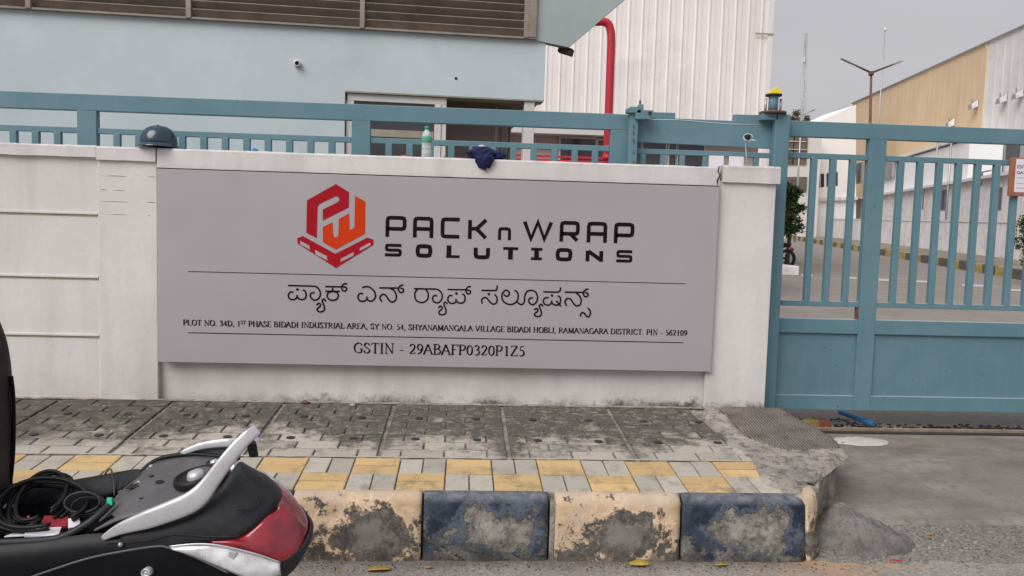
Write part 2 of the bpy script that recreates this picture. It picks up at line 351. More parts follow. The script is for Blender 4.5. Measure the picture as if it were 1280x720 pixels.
M['helmet'] = simple('navy_gloss_plastic', (.026, .052, .078), .16, .15, 6, .03, spec=.6)
M['greencap'] = simple('green_plastic_cap', (.01, .42, .24), .4, .05, 5, 0)
M['cloth'] = simple('navy_cloth', (.022, .027, .095), .95, .5, 25, .8, 45)
M['board'] = simple('brown_notice_board', (.33, .13, .075), .7, .2, 9, .1)
M['paper'] = simple('white_paper', (.70, .68, .72), .8, .03, 5, .02)
M['ink'] = simple('grey_print', (.12, .11, .16), .8, .05, 5, 0)
M['wood'] = simple('grey_bark', (.12, .095, .075), .95, .3, 9, .5)
M['leafyel'] = simple('yellow_dead_leaf', (.42, .30, .06), .8, .25, 30, .1)
M['brick'] = simple('red_brick', (.30, .10, .065), .9, .25, 20, .4)
M['bluepvc'] = simple('blue_pvc_pipe', (.04, .24, .50), .4, .1, 9, .02)
M['stone'] = simple('pale_rubble', (.34, .31, .27), .95, .35, 14, .4)
M['tar'] = simple('black_tar_crumbs', (.045, .042, .042), .9, .3, 14, .4)
M['dgrit'] = simple('dark_grit', (.10, .092, .085), .95, .3, 14, .2)
M['whitecem'] = simple('pale_cement_patch', (.48, .46, .44), .92, .15, 9, .5, 60)
M['redpk'] = simple('dull_red_card', (.30, .03, .04), .6, .2, 30, 0)
M['redplastic'] = simple('red_plastic', (.55, .04, .05), .4, .1, 6, 0)
def m_leaf(name, a, b):
    n = NT(name, .75, .25); n.col(n.mix(n.mapr(n.noise(2.2, 4, .7), .35, .65), a, b)); return n.m
M['leaf_dark'] = m_leaf('dark_green_leaves', (.032, .055, .02), (.085, .115, .042))
M['leaf_far'] = m_leaf('dusty_far_leaves', (.15, .14, .10), (.24, .22, .16))
M['leaf_mid'] = m_leaf('olive_leaves', (.05, .065, .025), (.12, .13, .06))
# scooter
M['sblack'] = simple('scooter_gloss_black', (.005, .006, .008), .34, .1, 3, 0, spec=.16, dirt=(.02, .019, .018), dirt_amt=.3)
M['smatt'] = simple('scooter_matt_black', (.024, .026, .032), .5, .15, 9, .15, 400, dirt=(.075, .072, .068), dirt_amt=.35)
M['smatt2'] = simple('far_rail_grey', (.10, .105, .11), .5, .15, 9, 0)
M['sgrey'] = simple('dusty_grey_plastic', (.105, .098, .104), .55, .2, 12, .15, 300, dirt=(.14, .13, .12), dirt_amt=.45)
M['silver'] = simple('satin_silver_paint', (.58, .58, .60), .32, .06, 8, .02, metal=.45, dirt=(.38, .37, .36), dirt_amt=.3)
M['seat'] = simple('black_seat_vinyl', (.011, .011, .013), .5, .2, 9, .2, 200)
def m_lens(name, c, rough=.1):
    n = NT(name, rough, .7); wv = n.t.nodes.new('ShaderNodeTexWave'); wv.inputs['Scale'].default_value = 38; n.link(n.pos, wv.inputs['Vector'])
    n.col(n.mix(n.mapr(wv.outputs['Fac'], 0, 1, 0, .12), n.mix(n.mapr(n.noise(14, 3), .35, .65), c, tuple(x*.5 for x in c)), tuple(min(1, x*1.5+.02) for x in c)))
    n.b.inputs['Coat Weight'].default_value = .7; n.b.inputs['Coat Roughness'].default_value = .06; return n.m
M['redlens'] = m_lens('red_lamp_lens', (.34, .008, .022), .18)
M['clearlens'] = m_lens('clear_lamp_lens', (.78, .78, .80), .15)
M['tyre'] = simple('tyre_rubber', (.02, .02, .02), .9, .2, 20, .3)

# ================================================================== GROUND
def sheet(x0, x1, ys, zf, nx=2, dz=0):
    return MB().grid([[Vector((x0+(x1-x0)*i/(nx-1), y, zf(y)+dz)) for i in range(nx)] for y in ys], False)
far = [.3, 5, 20, 70, 200, 900]
gy = [-900, -100, -20, -2.0, -1.45]
g = MB(); rows = []
for y, z in [(-900, 0), (-60, 0), (-1.52, 0), (-.3, .17), (.3, .215)]: rows.append([Vector((x, y, z)) for x in (-900, 900)])
for y in far[1:]: rows.append([Vector((x, y, inner(y)-.004)) for x in (-900, 900)])
g.grid(rows, False)
struct('ground', g, M['earth'])
struct('front_road', MB().grid([[Vector((x, y, z)) for x in (-60, 60)] for y, z in ((-9.5, .006), (-1.45, .006))], False), M['road'])
rz = lambda y: .006 if y < -1.52 else (-1.52 < y < -.3) and .006+(y+1.52)/1.22*.17 or .17+(y+.3)/.6*.045
# coarse asphalt wedge where the drive meets the road, then the concrete apron
edge = [(1130, 645), (1175, 650), (1220, 647), (1280, 655)]
bm_ = MB(); n_ = 220; rws = [[], []]
for i in range(n_):
    x = 1.85+i/(n_-1)*8; wob = noise.noise(Vector((x*3, 0, 0)))*.05; wl = noise.fractal(Vector((x*5, 3, 0)), .7, 2, 5)*.07
    rws[0].append(Vector((x, -1.60+wl, .0075))); rws[1].append(Vector((x, -1.20+wob, .062)))
struct('asphalt_ramp', bm_.grid(rws, False), M['asphalt_dark'])
ap = MB(); rws = [[], [], [], []]
for i in range(n_):
    x = 1.85+i/(n_-1)*8; wob = noise.noise(Vector((x*3, 0, 0)))*.05; wob2 = noise.fractal(Vector((x*9, 5, 0)), .7, 2, 4)*.03
    rws[0].append(Vector((x, -1.222+wob+wob2, .055))); rws[1].append(Vector((x, -1.19+wob+wob2, .082)))
    rws[2].append(Vector((x, -.4, .178))); rws[3].append(Vector((x, .24, .214)))
struct('driveway_apron', ap.grid(rws, False), M['apron'])
struct('yard_road', MB().grid([[Vector((x, y, inner(y)+.004)) for x in (2.0, x1)] for y, x1 in ((.42, 13), (10, 15), (13, 15.45), (17, 16.6), (57, 27.6), (70, 31.2))], False), M['yard'])
# gate track
tk = thing('gate_track', 'rusty steel rail set in the drive under the sliding gate', 'gate track', (2.3, .3, .21))
MB().box(2.1, 9.5, .275, .30, .205, .245).build('rail', M['track'], tk, bevel=.004)
MB().box(2.1, 9.5, .222, .262, .19, .226).build('rail_channel', M['tar'], tk)

# ================================================================== PAVEMENT
def P3(x, y, dz=0): return Vector((x, y, pave(y)+dz))
cor = [(atp(1003, 598).x, -1.50), (1.97, -1.33), (2.15, -1.08), (2.285, -.88), (2.35, -.60), (2.34, -.30), (2.30, .02)]
outl = [(-9, .02), (-9, -1.5)]+cor
pv = MB(); a = [P3(x, y, -.014) for x, y in outl]; b = [Vector((x, y, -.05)) for x, y in outl]
n = len(a); pv.add(a+b, [tuple(range(n))]+[(i, (i+1) % n, n+(i+1) % n, n+i) for i in range(n)])
pavement = struct('pavement', pv, M['mortar'])
meshes = {}
def clip(poly, x0, x1):
    for s, lim in ((1, x0), (-1, x1)):
        o = []
        for i in range(len(poly)):
            p, q = poly[i], poly[(i+1) % len(poly)]; ip, iq = (p[0]-lim)*s >= 0, (q[0]-lim)*s >= 0
            if ip: o.append(p)
            if ip != iq: t = (lim-p[0])/(q[0]-p[0]); o.append((lim, p[1]+t*(q[1]-p[1])))
        poly = o
        if len(poly) < 3: return []
    return poly
def paver_mesh(key, poly, m, h=.03, ch=.0035):
    if key not in meshes:
        mb = MB().prism([Vector((x, y, -h)) for x, y in poly], (0, 0, h), ch)
        o = mb.build('tmp', m); meshes[key] = o.data; bpy.data.objects.remove(o)
    return meshes[key]
Y_SLAB0, Y_SLAB1 = -.035, -1.035
pitch = (Y_SLAB0-Y_SLAB1)/8; LEN = .74/3; k = pitch/.124
base = [(-.1172, -.053), (-.09, -.053), (-.07, -.064), (.07, -.064), (.09, -.053), (.1172, -.053),
        (.1172, .053), (.055, .053), (.035, .064), (-.035, .064), (-.055, .053), (-.1172, .053)]
base = [(x, y*k*.965) for x, y in base]
tilt = math.atan(PS)
x_end = 1.77
for s_ in range(-6, 4):
    X0 = -.453+.74*s_; X1 = X0+.74
    if X0 > 1.7: continue
    for r in range(8):
        yc = Y_SLAB1+pitch*(r+.5); off = 0 if r % 2 else .5
        for q in range(-1, 4):
            xc = X0+LEN*(q+.5+off)
            lo, hi = X0+.014-xc, X1-.014-xc
            # the last slab is cut by the curved cement edge
            if X1 > 1.7:
                hi = min(hi, 1.60-max(0, -.35-yc)*0 + max(0, -.2-yc)*.22 - xc) if yc > -.9 else hi
            if hi < -.119+.03 or lo > .119-.03: continue
            lo2, hi2 = max(lo, -.119), min(hi, .119)
            if hi2-lo2 < .03: continue
            key = ('p', round(lo2, 3), round(hi2, 3)); poly = clip(base, lo2, hi2) if (lo2 > -.119 or hi2 < .119) else base
            me = paver_mesh(key, poly, M['paver'])
            inst('interlocking_paver', me, P3(xc, yc, random.uniform(-.0015, .0025)), pavement, (tilt+random.uniform(-.006, .006), random.uniform(-.006, .006), random.uniform(-.008, .008)))
    # lifting holes, four to a slab: dark discs painting the shade inside
    for hx in (.19, .56):
        for hy in (-.345, -.745):
            x_ = X0+hx
            if x_ > 1.62: continue
            mb = MB().lathe([(.026, 0), (.025, .003), (.018, .0015), (.0001, .001)], P3(x_, hy, .003), 16)
            mb.build('lifting_hole_shade', M['tar'], pavement)
# narrow cement strip between slabs and coloured blocks and beside the wall
for (y0, y1, nm) in ((-.034, .0, 'wall_strip'), (-1.052, -1.040, 'slab_edge')):
    mb = MB(); rows = [[], []]
    for i in range(121):
        x = -5+i*6.75/120; w_ = noise.noise(Vector((x*9, y0, 0)))*.004
        rows[0].append(P3(x, y0+w_, .002+w_)); rows[1].append(P3(x, y1-w_, .003))
    mb.grid(rows).build('cement_strip', M['cement'] if y1 == 0 else M['paver_grey'], pavement)
# coloured blocks: square cells, alternately two yellow blocks lying along and two grey blocks standing across
YB = [-1.06, -1.28, -1.50]; CW = .2535
xb0 = atp(557, 590).x
def rect(w_, d_): return [(-w_/2, -d_/2), (w_/2, -d_/2), (w_/2, d_/2), (-w_/2, d_/2)]
for row in (0, 1):
    y1, y0 = YB[row], YB[row+1]; d_ = y1-y0
    for c_ in range(-18, 8):
        x0 = xb0+CW*c_ + (0 if row == 0 else 0); yel = (c_+row) % 2 == 0
        lim = 1.72 if row == 0 else 1.74
        for j in (0, 1):
            if yel: w_, h_, cx, cy = CW-.008, d_/2-.007, x0+CW/2, y0+d_*(.25+.5*j)
            else: w_, h_, cx, cy = CW/2-.007, d_-.009, x0+CW*(.25+.5*j), y0+d_/2
            if cx+w_/2 > lim+.12: continue
            m = M['paver_yel'] if yel else M['paver_grey']
            me = paver_mesh(('b', yel, round(w_, 3), round(h_, 3), row if 0 else 0), rect(w_, h_), m)
            inst('yellow_paving_block' if yel else 'grey_paving_block', me, P3(cx, cy, random.uniform(-.002, .003)), pavement,
                 (tilt+random.uniform(-.012, .012), random.uniform(-.01, .01), random.uniform(-.012, .012)))
# rough cement round the corner and the broomed slab in front of the pillar
def cem_patch(name, poly, m, dz, amp, parent, nsub=5, rise=None):
    bm = bmesh.new(); vs = [bm.verts.new(P3(x, y, 0)) for x, y in poly]; f = bm.faces.new(vs)
    bmesh.ops.triangulate(bm, faces=[f]); 
    for _ in range(nsub): bmesh.ops.subdivide_edges(bm, edges=[e for e in bm.edges if e.calc_length() > .05], cuts=1, use_grid_fill=True)
    bmesh.ops.triangulate(bm, faces=bm.faces)
    for v in bm.verts:
        e = v.is_boundary
        v.co.z += (dz if not e else -.02)+amp*noise.fractal(Vector((v.co.x*7, v.co.y*7, 3)), .8, 2, 5)+(rise(v.co.x, v.co.y) if rise else 0)
    me = bpy.data.meshes.new(name); bm.to_mesh(me); bm.free(); me.materials.append(m)
    for p in me.polygons: p.use_smooth = True
    o = bpy.data.objects.new(name, me); col.objects.link(o); par(o, parent); return o
c1 = [atp(x, y) for x, y in [(900, 507), (978, 511), (1040, 545), (1056, 562), (1000, 566), (966, 562), (930, 548), (912, 528), (898, 514)]]
cem_patch('broomed_slab', [(p.x, p.y) for p in c1], M['broom'], .012, .002, pavement)
c2 = [atp(x, y) for x, y in [(880, 507), (902, 510), (916, 528), (934, 546), (968, 559), (1004, 563), (1058, 560), (1061, 567), (1032, 592), (1016, 603), (990, 606), (968, 606), (948, 596), (935, 574), (912, 566), (903, 548), (888, 530), (876, 514)]]
cem_patch('cement_patch', [(p.x, p.y) for p in c2], M['cement'], .010, .010, pavement)
# ---------------- kerb
kerb = tag(thing('kerb', None, None), kind='structure')
def kerb_stone(x0, x1, m, seed, bow=0, lump=.012):
    L_ = x1-x0; cx = (x0+x1)/2; nx = max(8, int(L_/.017)); prof = [(-1.44, .30), (-1.50, .335), (-1.535, .337), (-1.562, .328), (-1.582, .305)]
    for i in range(1, 15): prof.append((-1.582-.02*i/14, .305-(.305+.03)*i/14))
    rows = []
    for i in range(nx+1):
        x = x0+L_*i/nx; e = min(i, nx-i)/nx; row = []
        for j, (y, z) in enumerate(prof):
            nn = noise.fractal(Vector((x*5+seed, z*5, seed)), .9, 2, 5)*.010+noise.noise(Vector((x*3, z*3, seed*3)))*.010
            dx, dz = (x-cx)/.19, (z-.15)/.13; d = math.exp(-(dx*dx+dz*dz)**1.5)*lump*(1+.6*noise.noise(Vector((x*14, z*14, seed))))
            ed = .010*max(0, 1-e*nx/1.5)
            row.append(Vector((x+ed*(1 if i < nx/2 else -1)*0, y-nn-(d if j > 3 else 0)+ed, z+nn*.3-(ed*.6 if j < 5 else 0)-bow*(max(0, (x-x0)/L_-.75))**2)))
        rows.append(row)
    mb = MB().grid(rows); mb.add(rows[0], [tuple(range(len(prof)))]); mb.add(rows[-1], [tuple(range(len(prof)))])
    return mb.build('kerb_stone', m, kerb, origin=(cx, -1.58, .17))
KX = [-4.03, -3.37, -2.73, -2.09, -1.45, -.82, -.174, .463, 1.14, 1.80]
for i in range(len(KX)-1):
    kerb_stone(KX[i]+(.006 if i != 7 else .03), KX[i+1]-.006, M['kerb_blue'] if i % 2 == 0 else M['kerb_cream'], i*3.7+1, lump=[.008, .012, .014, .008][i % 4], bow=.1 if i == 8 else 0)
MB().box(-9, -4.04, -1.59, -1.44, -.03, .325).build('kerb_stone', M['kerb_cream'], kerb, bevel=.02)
MB().box(KX[7]+.004, KX[7]+.028, -1.578, -1.46, -.02, .30).build('joint_fill', M['mortar'], kerb)
# curved end stone, peeling cream
rows = []
pth = [(1.80, -1.575), (1.845, -1.55), (1.89, -1.48), (1.93, -1.38), (1.975, -1.27), (2.02, -1.16)]
for i, (x, y) in enumerate(smooth_path([Vector((p[0], p[1], 0)) for p in pth], 5) and [(v.x, v.y) for v in smooth_path([Vector((p[0], p[1], 0)) for p in pth], 5)]):
    row = []; nx_, ny_ = (.82, -.57)
    for (o_, z) in ((-.085, .30), (-.07, .335), (-.03, .345), (-.008, .335), (.0, .30), (.006, .22), (.012, .12), (.02, .03), (.022, -.02)):
        t_ = i/25; zz = z*(1-.10*max(0, (i-10)/15)) if z > 0 else z
        nn = noise.fractal(Vector((x*6, y*6, z*6)), .8, 2, 5)*.012
        row.append(Vector((x+nx_*(o_+nn), y+ny_*(o_+nn), zz+nn*.4)))
    rows.append(row)
mb = MB().grid(rows); mb.add(rows[0], [tuple(range(9))]); mb.add(rows[-1], [tuple(range(9))])
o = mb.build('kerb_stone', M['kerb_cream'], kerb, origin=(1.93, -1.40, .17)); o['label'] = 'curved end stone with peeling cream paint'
# cement side of the pavement towards the drive, and the cement fillet heaped at its foot
rows = []
for i in range(26):
    t_ = i/25; x = 1.90+(.43)*t_ + (.03*math.sin(t_*3)); y = -1.36+.76*t_
    rows.append([Vector((x+.02+.03*(1-z_/.4)+.012*noise.fractal(Vector((x*8, y*8, z_*8)), .8, 2, 5), y-.02, z_+(pave(y)-.372)*(z_ > .3))) for z_ in (-.02, .06, .12, .18, .24, .30, .35, .372)]+[P3(x-.06, y+.03, .004)])
MB().grid(rows).build('cement_side', M['cement'], pavement)
def mound():
    rows = []; c0 = Vector((2.08, -1.36)); N = 72
    for i in range(31):
        t_ = i/30; row = []
        for k_ in range(N):
            a_ = k_/N*2*math.pi; rr = (.20 if math.cos(a_) < 0 else .36)*(1+.25*noise.noise(Vector((math.cos(a_)*1.3, math.sin(a_)*1.3, 4))))
            x = c0.x+math.cos(a_)*rr*t_; y = c0.y+math.sin(a_)*rr*.72*t_
            h = .20*(1-t_**1.15)+.02*(t_ < .97)
            row.append(Vector((x, y, rz(y)-.01+h+.045*(1-t_*.5)*noise.fractal(Vector((x*5, y*5, 2)), .7, 2, 6)+.006*noise.noise(Vector((x*25, y*25, 0))))))
        rows.append(row)
    return MB().grid(rows, True, True)
tag(mound().build('cement_fillet', M['mound'], origin=(2.12, -1.40, 0)), kind='structure')

# ================================================================== BOUNDARY WALL
wall = thing('boundary_wall', 'white plastered roadside wall with grooved left panel and two pillars', 'wall', (0, 0, .44))
WB = .40
mb = MB(); mb.box(-9, -2.43, .0, .16, WB, 2.07)
mb.build('left_panel', M['wall'], wall)
for z in (1.685, 1.262, .87):
    # plaster course lip, and a dark strip that paints the groove's shade
    MB().box(-9, -2.432, -.010, .0, z, z+.016).build('plaster_lip', M['wall'], wall, bevel=.003)
    MB().box(-9, -2.434, -.0015, .001, z-.013, z-.001).build('groove', M['reveal'], wall)
MB().box(-2.43, -2.045, -.012, .17, WB, 2.07).build('left_pillar', M['wall'], wall, bevel=.006)
MB().box(-2.045, 1.72, .035, .16, WB, 2.0).build('recessed_panel', M['wall'], wall)
rows = []
def coping(x0, x1, y0, y1, z0, z1, name, seed=0):
    nx = max(4, int((x1-x0)/.03)); rows = []
    for i in range(nx+1):
        x = x0+(x1-x0)*i/nx; a_ = noise.fractal(Vector((x*4+seed, 0, 0)), .8, 2, 4)*.004; b_ = noise.fractal(Vector((x*6+seed, 7, 0)), .8, 2, 4)*.003
        rows.append([Vector((x, y1, z0)), Vector((x, y0+b_, z0+b_)), Vector((x, y0+b_, z1-.012)), Vector((x, y0+.010, z1+a_)), Vector((x, y1-.01, z1+a_)), Vector((x, y1, z1-.01))])
    mb = MB(); mb.grid(rows, False, True); mb.add(rows[0], [tuple(range(6))]); mb.add(rows[-1], [tuple(range(6))]); return mb.build(name, M['wall'], wall)
coping(-9, -2.432, -.030, .18, 2.063, 2.140, 'coping', 1)
coping(-2.428, -2.048, -.034, .185, 2.048, 2.137, 'coping', 5)
coping(-2.04, 1.752, -.030, .18, 2.008, 2.138, 'coping', 9)
MB().box(1.72, 2.160, -.012, .20, WB, 2.045).build('right_pillar', M['wall'], wall, bevel=.006)
coping(1.772, 2.178, -.034, .22, 2.035, 2.152, 'pillar_cap', 3)
# crack filler beside the cap
cr = [aty(x, y, -.031) for x, y in [(899, 208), (897.5, 214), (900, 219), (896.5, 226), (897, 231)]]
MB().tube(cr, [.004, .006, .005, .007, .003], 5, .5).build('crack', M['tar'], wall)
MB().box(1.752, 1.772, .02, .16, 2.0, 2.13).build('joint', M['groove'], wall)
# old brush marks on the left pillar
for (x0, x1, y_) in ((125, 158, 220), (184, 195, 221), (125, 134, 237), (141, 156, 238), (125, 160, 252), (182, 194, 253), (133, 158, 268), (183, 188, 269)):
    a_, b_ = aty(x0, y_, -.0125), aty(x1, y_, -.0125); zz = (a_.z+b_.z)/2
    MB().tube([Vector((a_.x, -.0125, zz)), Vector(((a_.x+b_.x)/2, -.0135, zz+.003)), Vector((b_.x, -.0125, zz-.001))], [.001, .003, .001], 5, .5).build('scrape', M['groove'], wall)

# ================================================================== SIGN
SX0, SX1, SZ0, SZ1, SY = -2.031, 1.747, .713, 2.006, -.05
sign = thing('company_sign', 'long grey company sign board with red and orange hexagon logo', 'sign', (-.14, -.05, .713))
MB().box(SX0, SX1, SY, SY+.012, SZ0, SZ1-.006).build('panel', M['sign'], sign, bevel=.0015)
MB().box(SX0, SX1, SY+.006, SY+.02, SZ1-.006, SZ1+.002).build('gap_shade', M['dark'], sign)  # dark strip, the gap's shade put into its colour
MB().box(SX1, SX1+.004, SY+.003, .02, SZ0, SZ1).build('edge_trim', M['sign_edge'], sign)
MB().box(SX0+.01, SX1-.01, SY+.012, .034, SZ0+.012, SZ1-.02).build('backing_frame', M['sign_edge'], sign)
lay = [0]
def sp(px, py): p = aty(px, py, SY); return Vector((p.x, p.z))
def ribbon(mb, pts, wd, closed=False, nib=None):
    pts = [Vector(p) for p in pts]; n = len(pts)
    if n < 2: return
    lay[0] = (lay[0]+1) % 24; y = SY-.0012-.00006*lay[0]; Lf, Rt = [], []
    for i, p in enumerate(pts):
        a = pts[i-1] if (i > 0 or closed) else None; b = pts[(i+1) % n] if (i < n-1 or closed) else None
        d1 = (p-a).normalized() if a is not None else None; d2 = (b-p).normalized() if b is not None else None
        d1 = d1 or d2; d2 = d2 or d1; t = d1+d2; t = t.normalized() if t.length > 1e-6 else d1
        nn = Vector((-t.y, t.x)); c = max(.5, nn.dot(Vector((-d1.y, d1.x))))
        h = wd/2
        if nib: ang = math.atan2(t.y, t.x); h = (nib+(wd-nib)*abs(math.sin(ang-R(-18))))/2
        Lf.append(p+nn*h/c); Rt.append(p-nn*h/c)
    vs = [(q.x, y, q.y) for q in Lf]+[(q.x, y, q.y) for q in Rt]
    mb.add(vs, [(i, (i+1) % n, n+(i+1) % n, n+i) for i in range(n if closed else n-1)])
def chamf(pts, c=.12, closed=False):
    P = [Vector(p) for p in pts]; o = []; n = len(P)
    for i, p in enumerate(P):
        if not closed and i in (0, n-1): o.append(p); continue
        a, b = P[i-1], P[(i+1) % n]; la, lb = min(c, (a-p).length*.45), min(c, (b-p).length*.45)
        A, B = p+(a-p).normalized()*la, p+(b-p).normalized()*lb
        o += [A, A.lerp(p, .55).lerp(B.lerp(p, .55), .5), B]
    return o
# wide square lettering: strokes on a 1 x 1 box (centre lines), chamfer flag per stroke
TECH = {'P': [([(0, 0), (0, 1), (1, 1), (1, .36), (0, .36)], 1)], 'A': [([(0, 0), (0, 1), (1, 1), (1, 0)], 1), ([(0, .40), (1, .40)], 0)],
        'C': [([(1, 1), (0, 1), (0, 0), (1, 0)], 1)], 'K': [([(0, 0), (0, 1)], 0), ([(0, .5), (.42, .5), (.98, 1.03)], 0), ([(.40, .5), (.98, -.03)], 0)],
        'n': [([(0, 0), (0, 1), (1, 1), (1, 0)], 1)], 'W': [([(0, 1), (.25, 0), (.5, 1), (.75, 0), (1, 1)], 0)],
        'R': [([(0, 0), (0, 1), (1, 1), (1, .36), (0, .36)], 1), ([(.55, .36), (.98, -.03)], 0)],
        'S': [([(1, 1), (0, 1), (0, .5), (1, .5), (1, 0), (0, 0)], 1)], 'O': [([(0, 0), (0, 1), (1, 1), (1, 0)], 2)], 'L': [([(0, 1), (0, 0), (1.15, 0)], 0)],
        'U': [([(0, 1), (0, 0), (1, 0), (1, 1)], 1)], 'T': [([(-.12, 1), (1.12, 1)], 0), ([(.5, 1), (.5, 0)], 0)],
        'I': [([(0, 1), (1, 1)], 0), ([(.5, 1), (.5, 0)], 0), ([(0, 0), (1, 0)], 0)], 'N': [([(0, 0), (0, 1)], 0), ([(.04, .94), (.96, .06)], 0), ([(1, 0), (1, 1)], 0)]}
def tech(mb, ch, x0, x1, z0, z1, wv, wh=None):
    wh = wh or wv; ex = wv/2
    for pts, cf in TECH[ch]:
        q = [Vector((x0+ex+p[0]*(x1-x0-2*ex), z0+wh/2+p[1]*(z1-z0-wh))) for p in pts]
        if ch in 'PAnRUKNW' or (ch in 'TI' and pts[0][0] == .5 and 0):
            q = [Vector((v.x, z0 if abs(p[1]) < 1e-6 and p[0] in (0, 1) and ch != 'W' and ch != 'U' else v.y)) for v, p in zip(q, pts)]
        if cf == 2: ribbon(mb, chamf(q, wv*.8, True), wv, True)
        elif cf == 1: ribbon(mb, chamf(q, wv*.75), wv)
        else: ribbon(mb, q, wv)
big = MB()
for ch, x0, x1 in (('P', 482, 508.3), ('A', 516.4, 542), ('C', 551, 577), ('K', 585.3, 610.5), ('W', 653.6, 691.6), ('R', 700, 725), ('A', 734, 759.4), ('P', 768, 793.4)):
    a_, b_ = sp(x0, 275), sp(x1, 275); big = MB(); tech(big, ch, a_.x, b_.x, 1.594, 1.736, .026); big.build('letter', M['black'], sign)
a_, b_ = sp(623, 275), sp(639.2, 275); big = MB(); tech(big, 'n', a_.x, b_.x, 1.594, 1.681, .021)
big.build('letter', M['black'], sign)
sml = MB()
for ch, x0, x1 in (('S', 481.4, 502.2), ('O', 519.7, 540.5), ('L', 558, 574.8), ('U', 592.3, 612.7), ('T', 629, 647.8), ('I', 664, 678), ('O', 695, 715.8), ('N', 732.5, 754.4), ('S', 771, 791)):
    a_, b_ = sp(x0, 305), sp(x1, 305)
    sml = MB(); wv = .0225 if ch in 'SC' else .027
    if ch == 'S':     # bold S from thinner horizontals
        x0_, x1_ = a_.x, b_.x; z0_, z1_ = 1.463, 1.547; e = .0095
        q = [Vector(p) for p in ((x1_-.002, z1_-e), (x0_+e, z1_-e), (x0_+e, (z0_+z1_)/2), (x1_-e, (z0_+z1_)/2), (x1_-e, z0_+e), (x0_, z0_+e))]
        ribbon(sml, chamf(q, .012), .0205)
    elif ch in 'TIL':
        x0_, x1_ = a_.x, b_.x; z0_, z1_ = 1.463, 1.547; xm = (x0_+x1_)/2 if ch != 'L' else x0_+.018; h = .0185
        ribbon(sml, [(xm, z0_), (xm, z1_)], .032)
        if ch != 'L': ribbon(sml, [(x0_, z1_-h/2), (x1_, z1_-h/2)], h)
        if ch != 'T': ribbon(sml, [(x0_, z0_+h/2), (x1_, z0_+h/2)], h)
    else: tech(sml, ch, a_.x, b_.x, 1.463, 1.547, wv, .02)
    sml.build('letter', M['black'], sign)
# ruled lines
rl = MB()
for (x0, y0, x1, y1, w_) in ((235, 340, 857, 354, .0045), (235, 414, 854, 430, .0055)):
    a_, b_ = sp(x0, y0), sp(x1, y1); z = (a_.y+b_.y)/2; ribbon(rl, [(a_.x, z), (b_.x, z)], w_)
rl.build('ruled_lines', M['black'], sign)
# logo
def flat(name, polys, m, lift):
    mb = MB()
    for poly in polys:
        q = [sp(360+x/6, 220+y/6) for x, y in poly]; mb.add([(v.x, SY-lift, v.y) for v in q], [tuple(range(len(q)))])
    o = mb.build(name, m, sign); o['label'] = name.replace('_', ' '); return o
flat('red_logo_letter', [[(142, 183), (360, 60), (458, 122), (456, 235), (262, 333), (260, 252), (372, 196), (384, 184), (384, 166), (372, 153), (352, 154), (236, 210), (222, 232), (216, 466), (138, 426)]], M['red'], .0024)
flat('orange_logo_letter', [[(261, 382), (334, 346), (338, 436), (346, 456), (357, 462), (370, 456), (378, 438), (382, 322), (458, 280), (461, 407), (498, 387), (503, 148), (580, 192), (578, 432), (360, 551), (262, 496)]], M['orange'], .0024)
flat('pallet_emblem', [[(70, 466), (112, 450), (355, 583), (597, 461), (642, 478), (640, 516), (360, 690), (72, 506)]], M['red'], .0024)
for pl_ in ([(90, 485), (160, 522), (165, 553), (93, 513)], [(203, 555), (292, 600), (295, 633), (207, 588)], [(395, 622), (493, 570), (492, 597), (397, 643)], [(540, 540), (618, 497), (617, 521), (538, 561)]): flat('pallet_slot', [pl_], M['sign'], .0031)
# Kannada line, traced stroke by stroke (sheet units: 14.22 per picture pixel)
def kan(mb, ox, oy, strokes, dots=()):
    for s_ in strokes:
        q = [sp(ox+x/14.22, oy+y/14.22) for x, y in s_]
        if len(q) > 2: q = [Vector((v.x, v.y)) for v in smooth_path([Vector((v.x, v.y, 0)) for v in q], 5)]
        ribbon(mb, q, .0112)
    for x, y in dots:
        c = sp(ox+x/14.22, oy+y/14.22); mb.add([(c.x+.0092*math.cos(a*math.pi/6), SY-.0029, c.y+.0092*math.sin(a*math.pi/6)) for a in range(12)], [tuple(range(12))])
kb = MB()
kan(kb, 355, 345, [[(70, 168), (520, 180)], [(500, 180), (560, 185), (615, 225), (645, 290), (642, 350), (610, 405), (550, 430), (490, 400), (466, 345), (490, 302), (548, 298)],
    [(172, 288), (115, 285), (78, 335), (92, 392), (150, 420), (212, 402), (240, 335)], [(240, 375), (270, 408), (330, 418), (382, 388), (394, 330), (378, 272), (335, 247)],
    [(580, 520), (612, 485), (648, 503), (638, 542), (600, 572), (592, 612), (640, 638), (700, 622), (720, 575), (703, 508), (680, 442), (704, 411), (733, 428), (735, 455)],
    [(735, 188), (1070, 192)], [(735, 270), (995, 272)], [(865, 212), (865, 268)], [(865, 276), (795, 292), (766, 350), (800, 412), (865, 432), (935, 412), (964, 350), (940, 292), (870, 276)],
    [(1122, 136), (1062, 142), (1025, 195), (1042, 252), (1080, 268), (1114, 240), (1105, 205), (1060, 192)]], [(238, 238), (238, 240)][:1])
kan(kb, 435, 345, [[(255, 210), (300, 190), (380, 197), (460, 262), (488, 340), (468, 410), (410, 446), (352, 424), (332, 365)], [(332, 415), (290, 444), (222, 444), (182, 400), (184, 340), (220, 307), (270, 316)],
    [(555, 210), (900, 213)], [(750, 215), (820, 262), (858, 340), (848, 420), (790, 462), (730, 430), (672, 345), (620, 324), (577, 356), (570, 402), (605, 455)],
    [(985, 160), (940, 166), (897, 215), (908, 270), (945, 294), (984, 270), (978, 230), (930, 213)]])
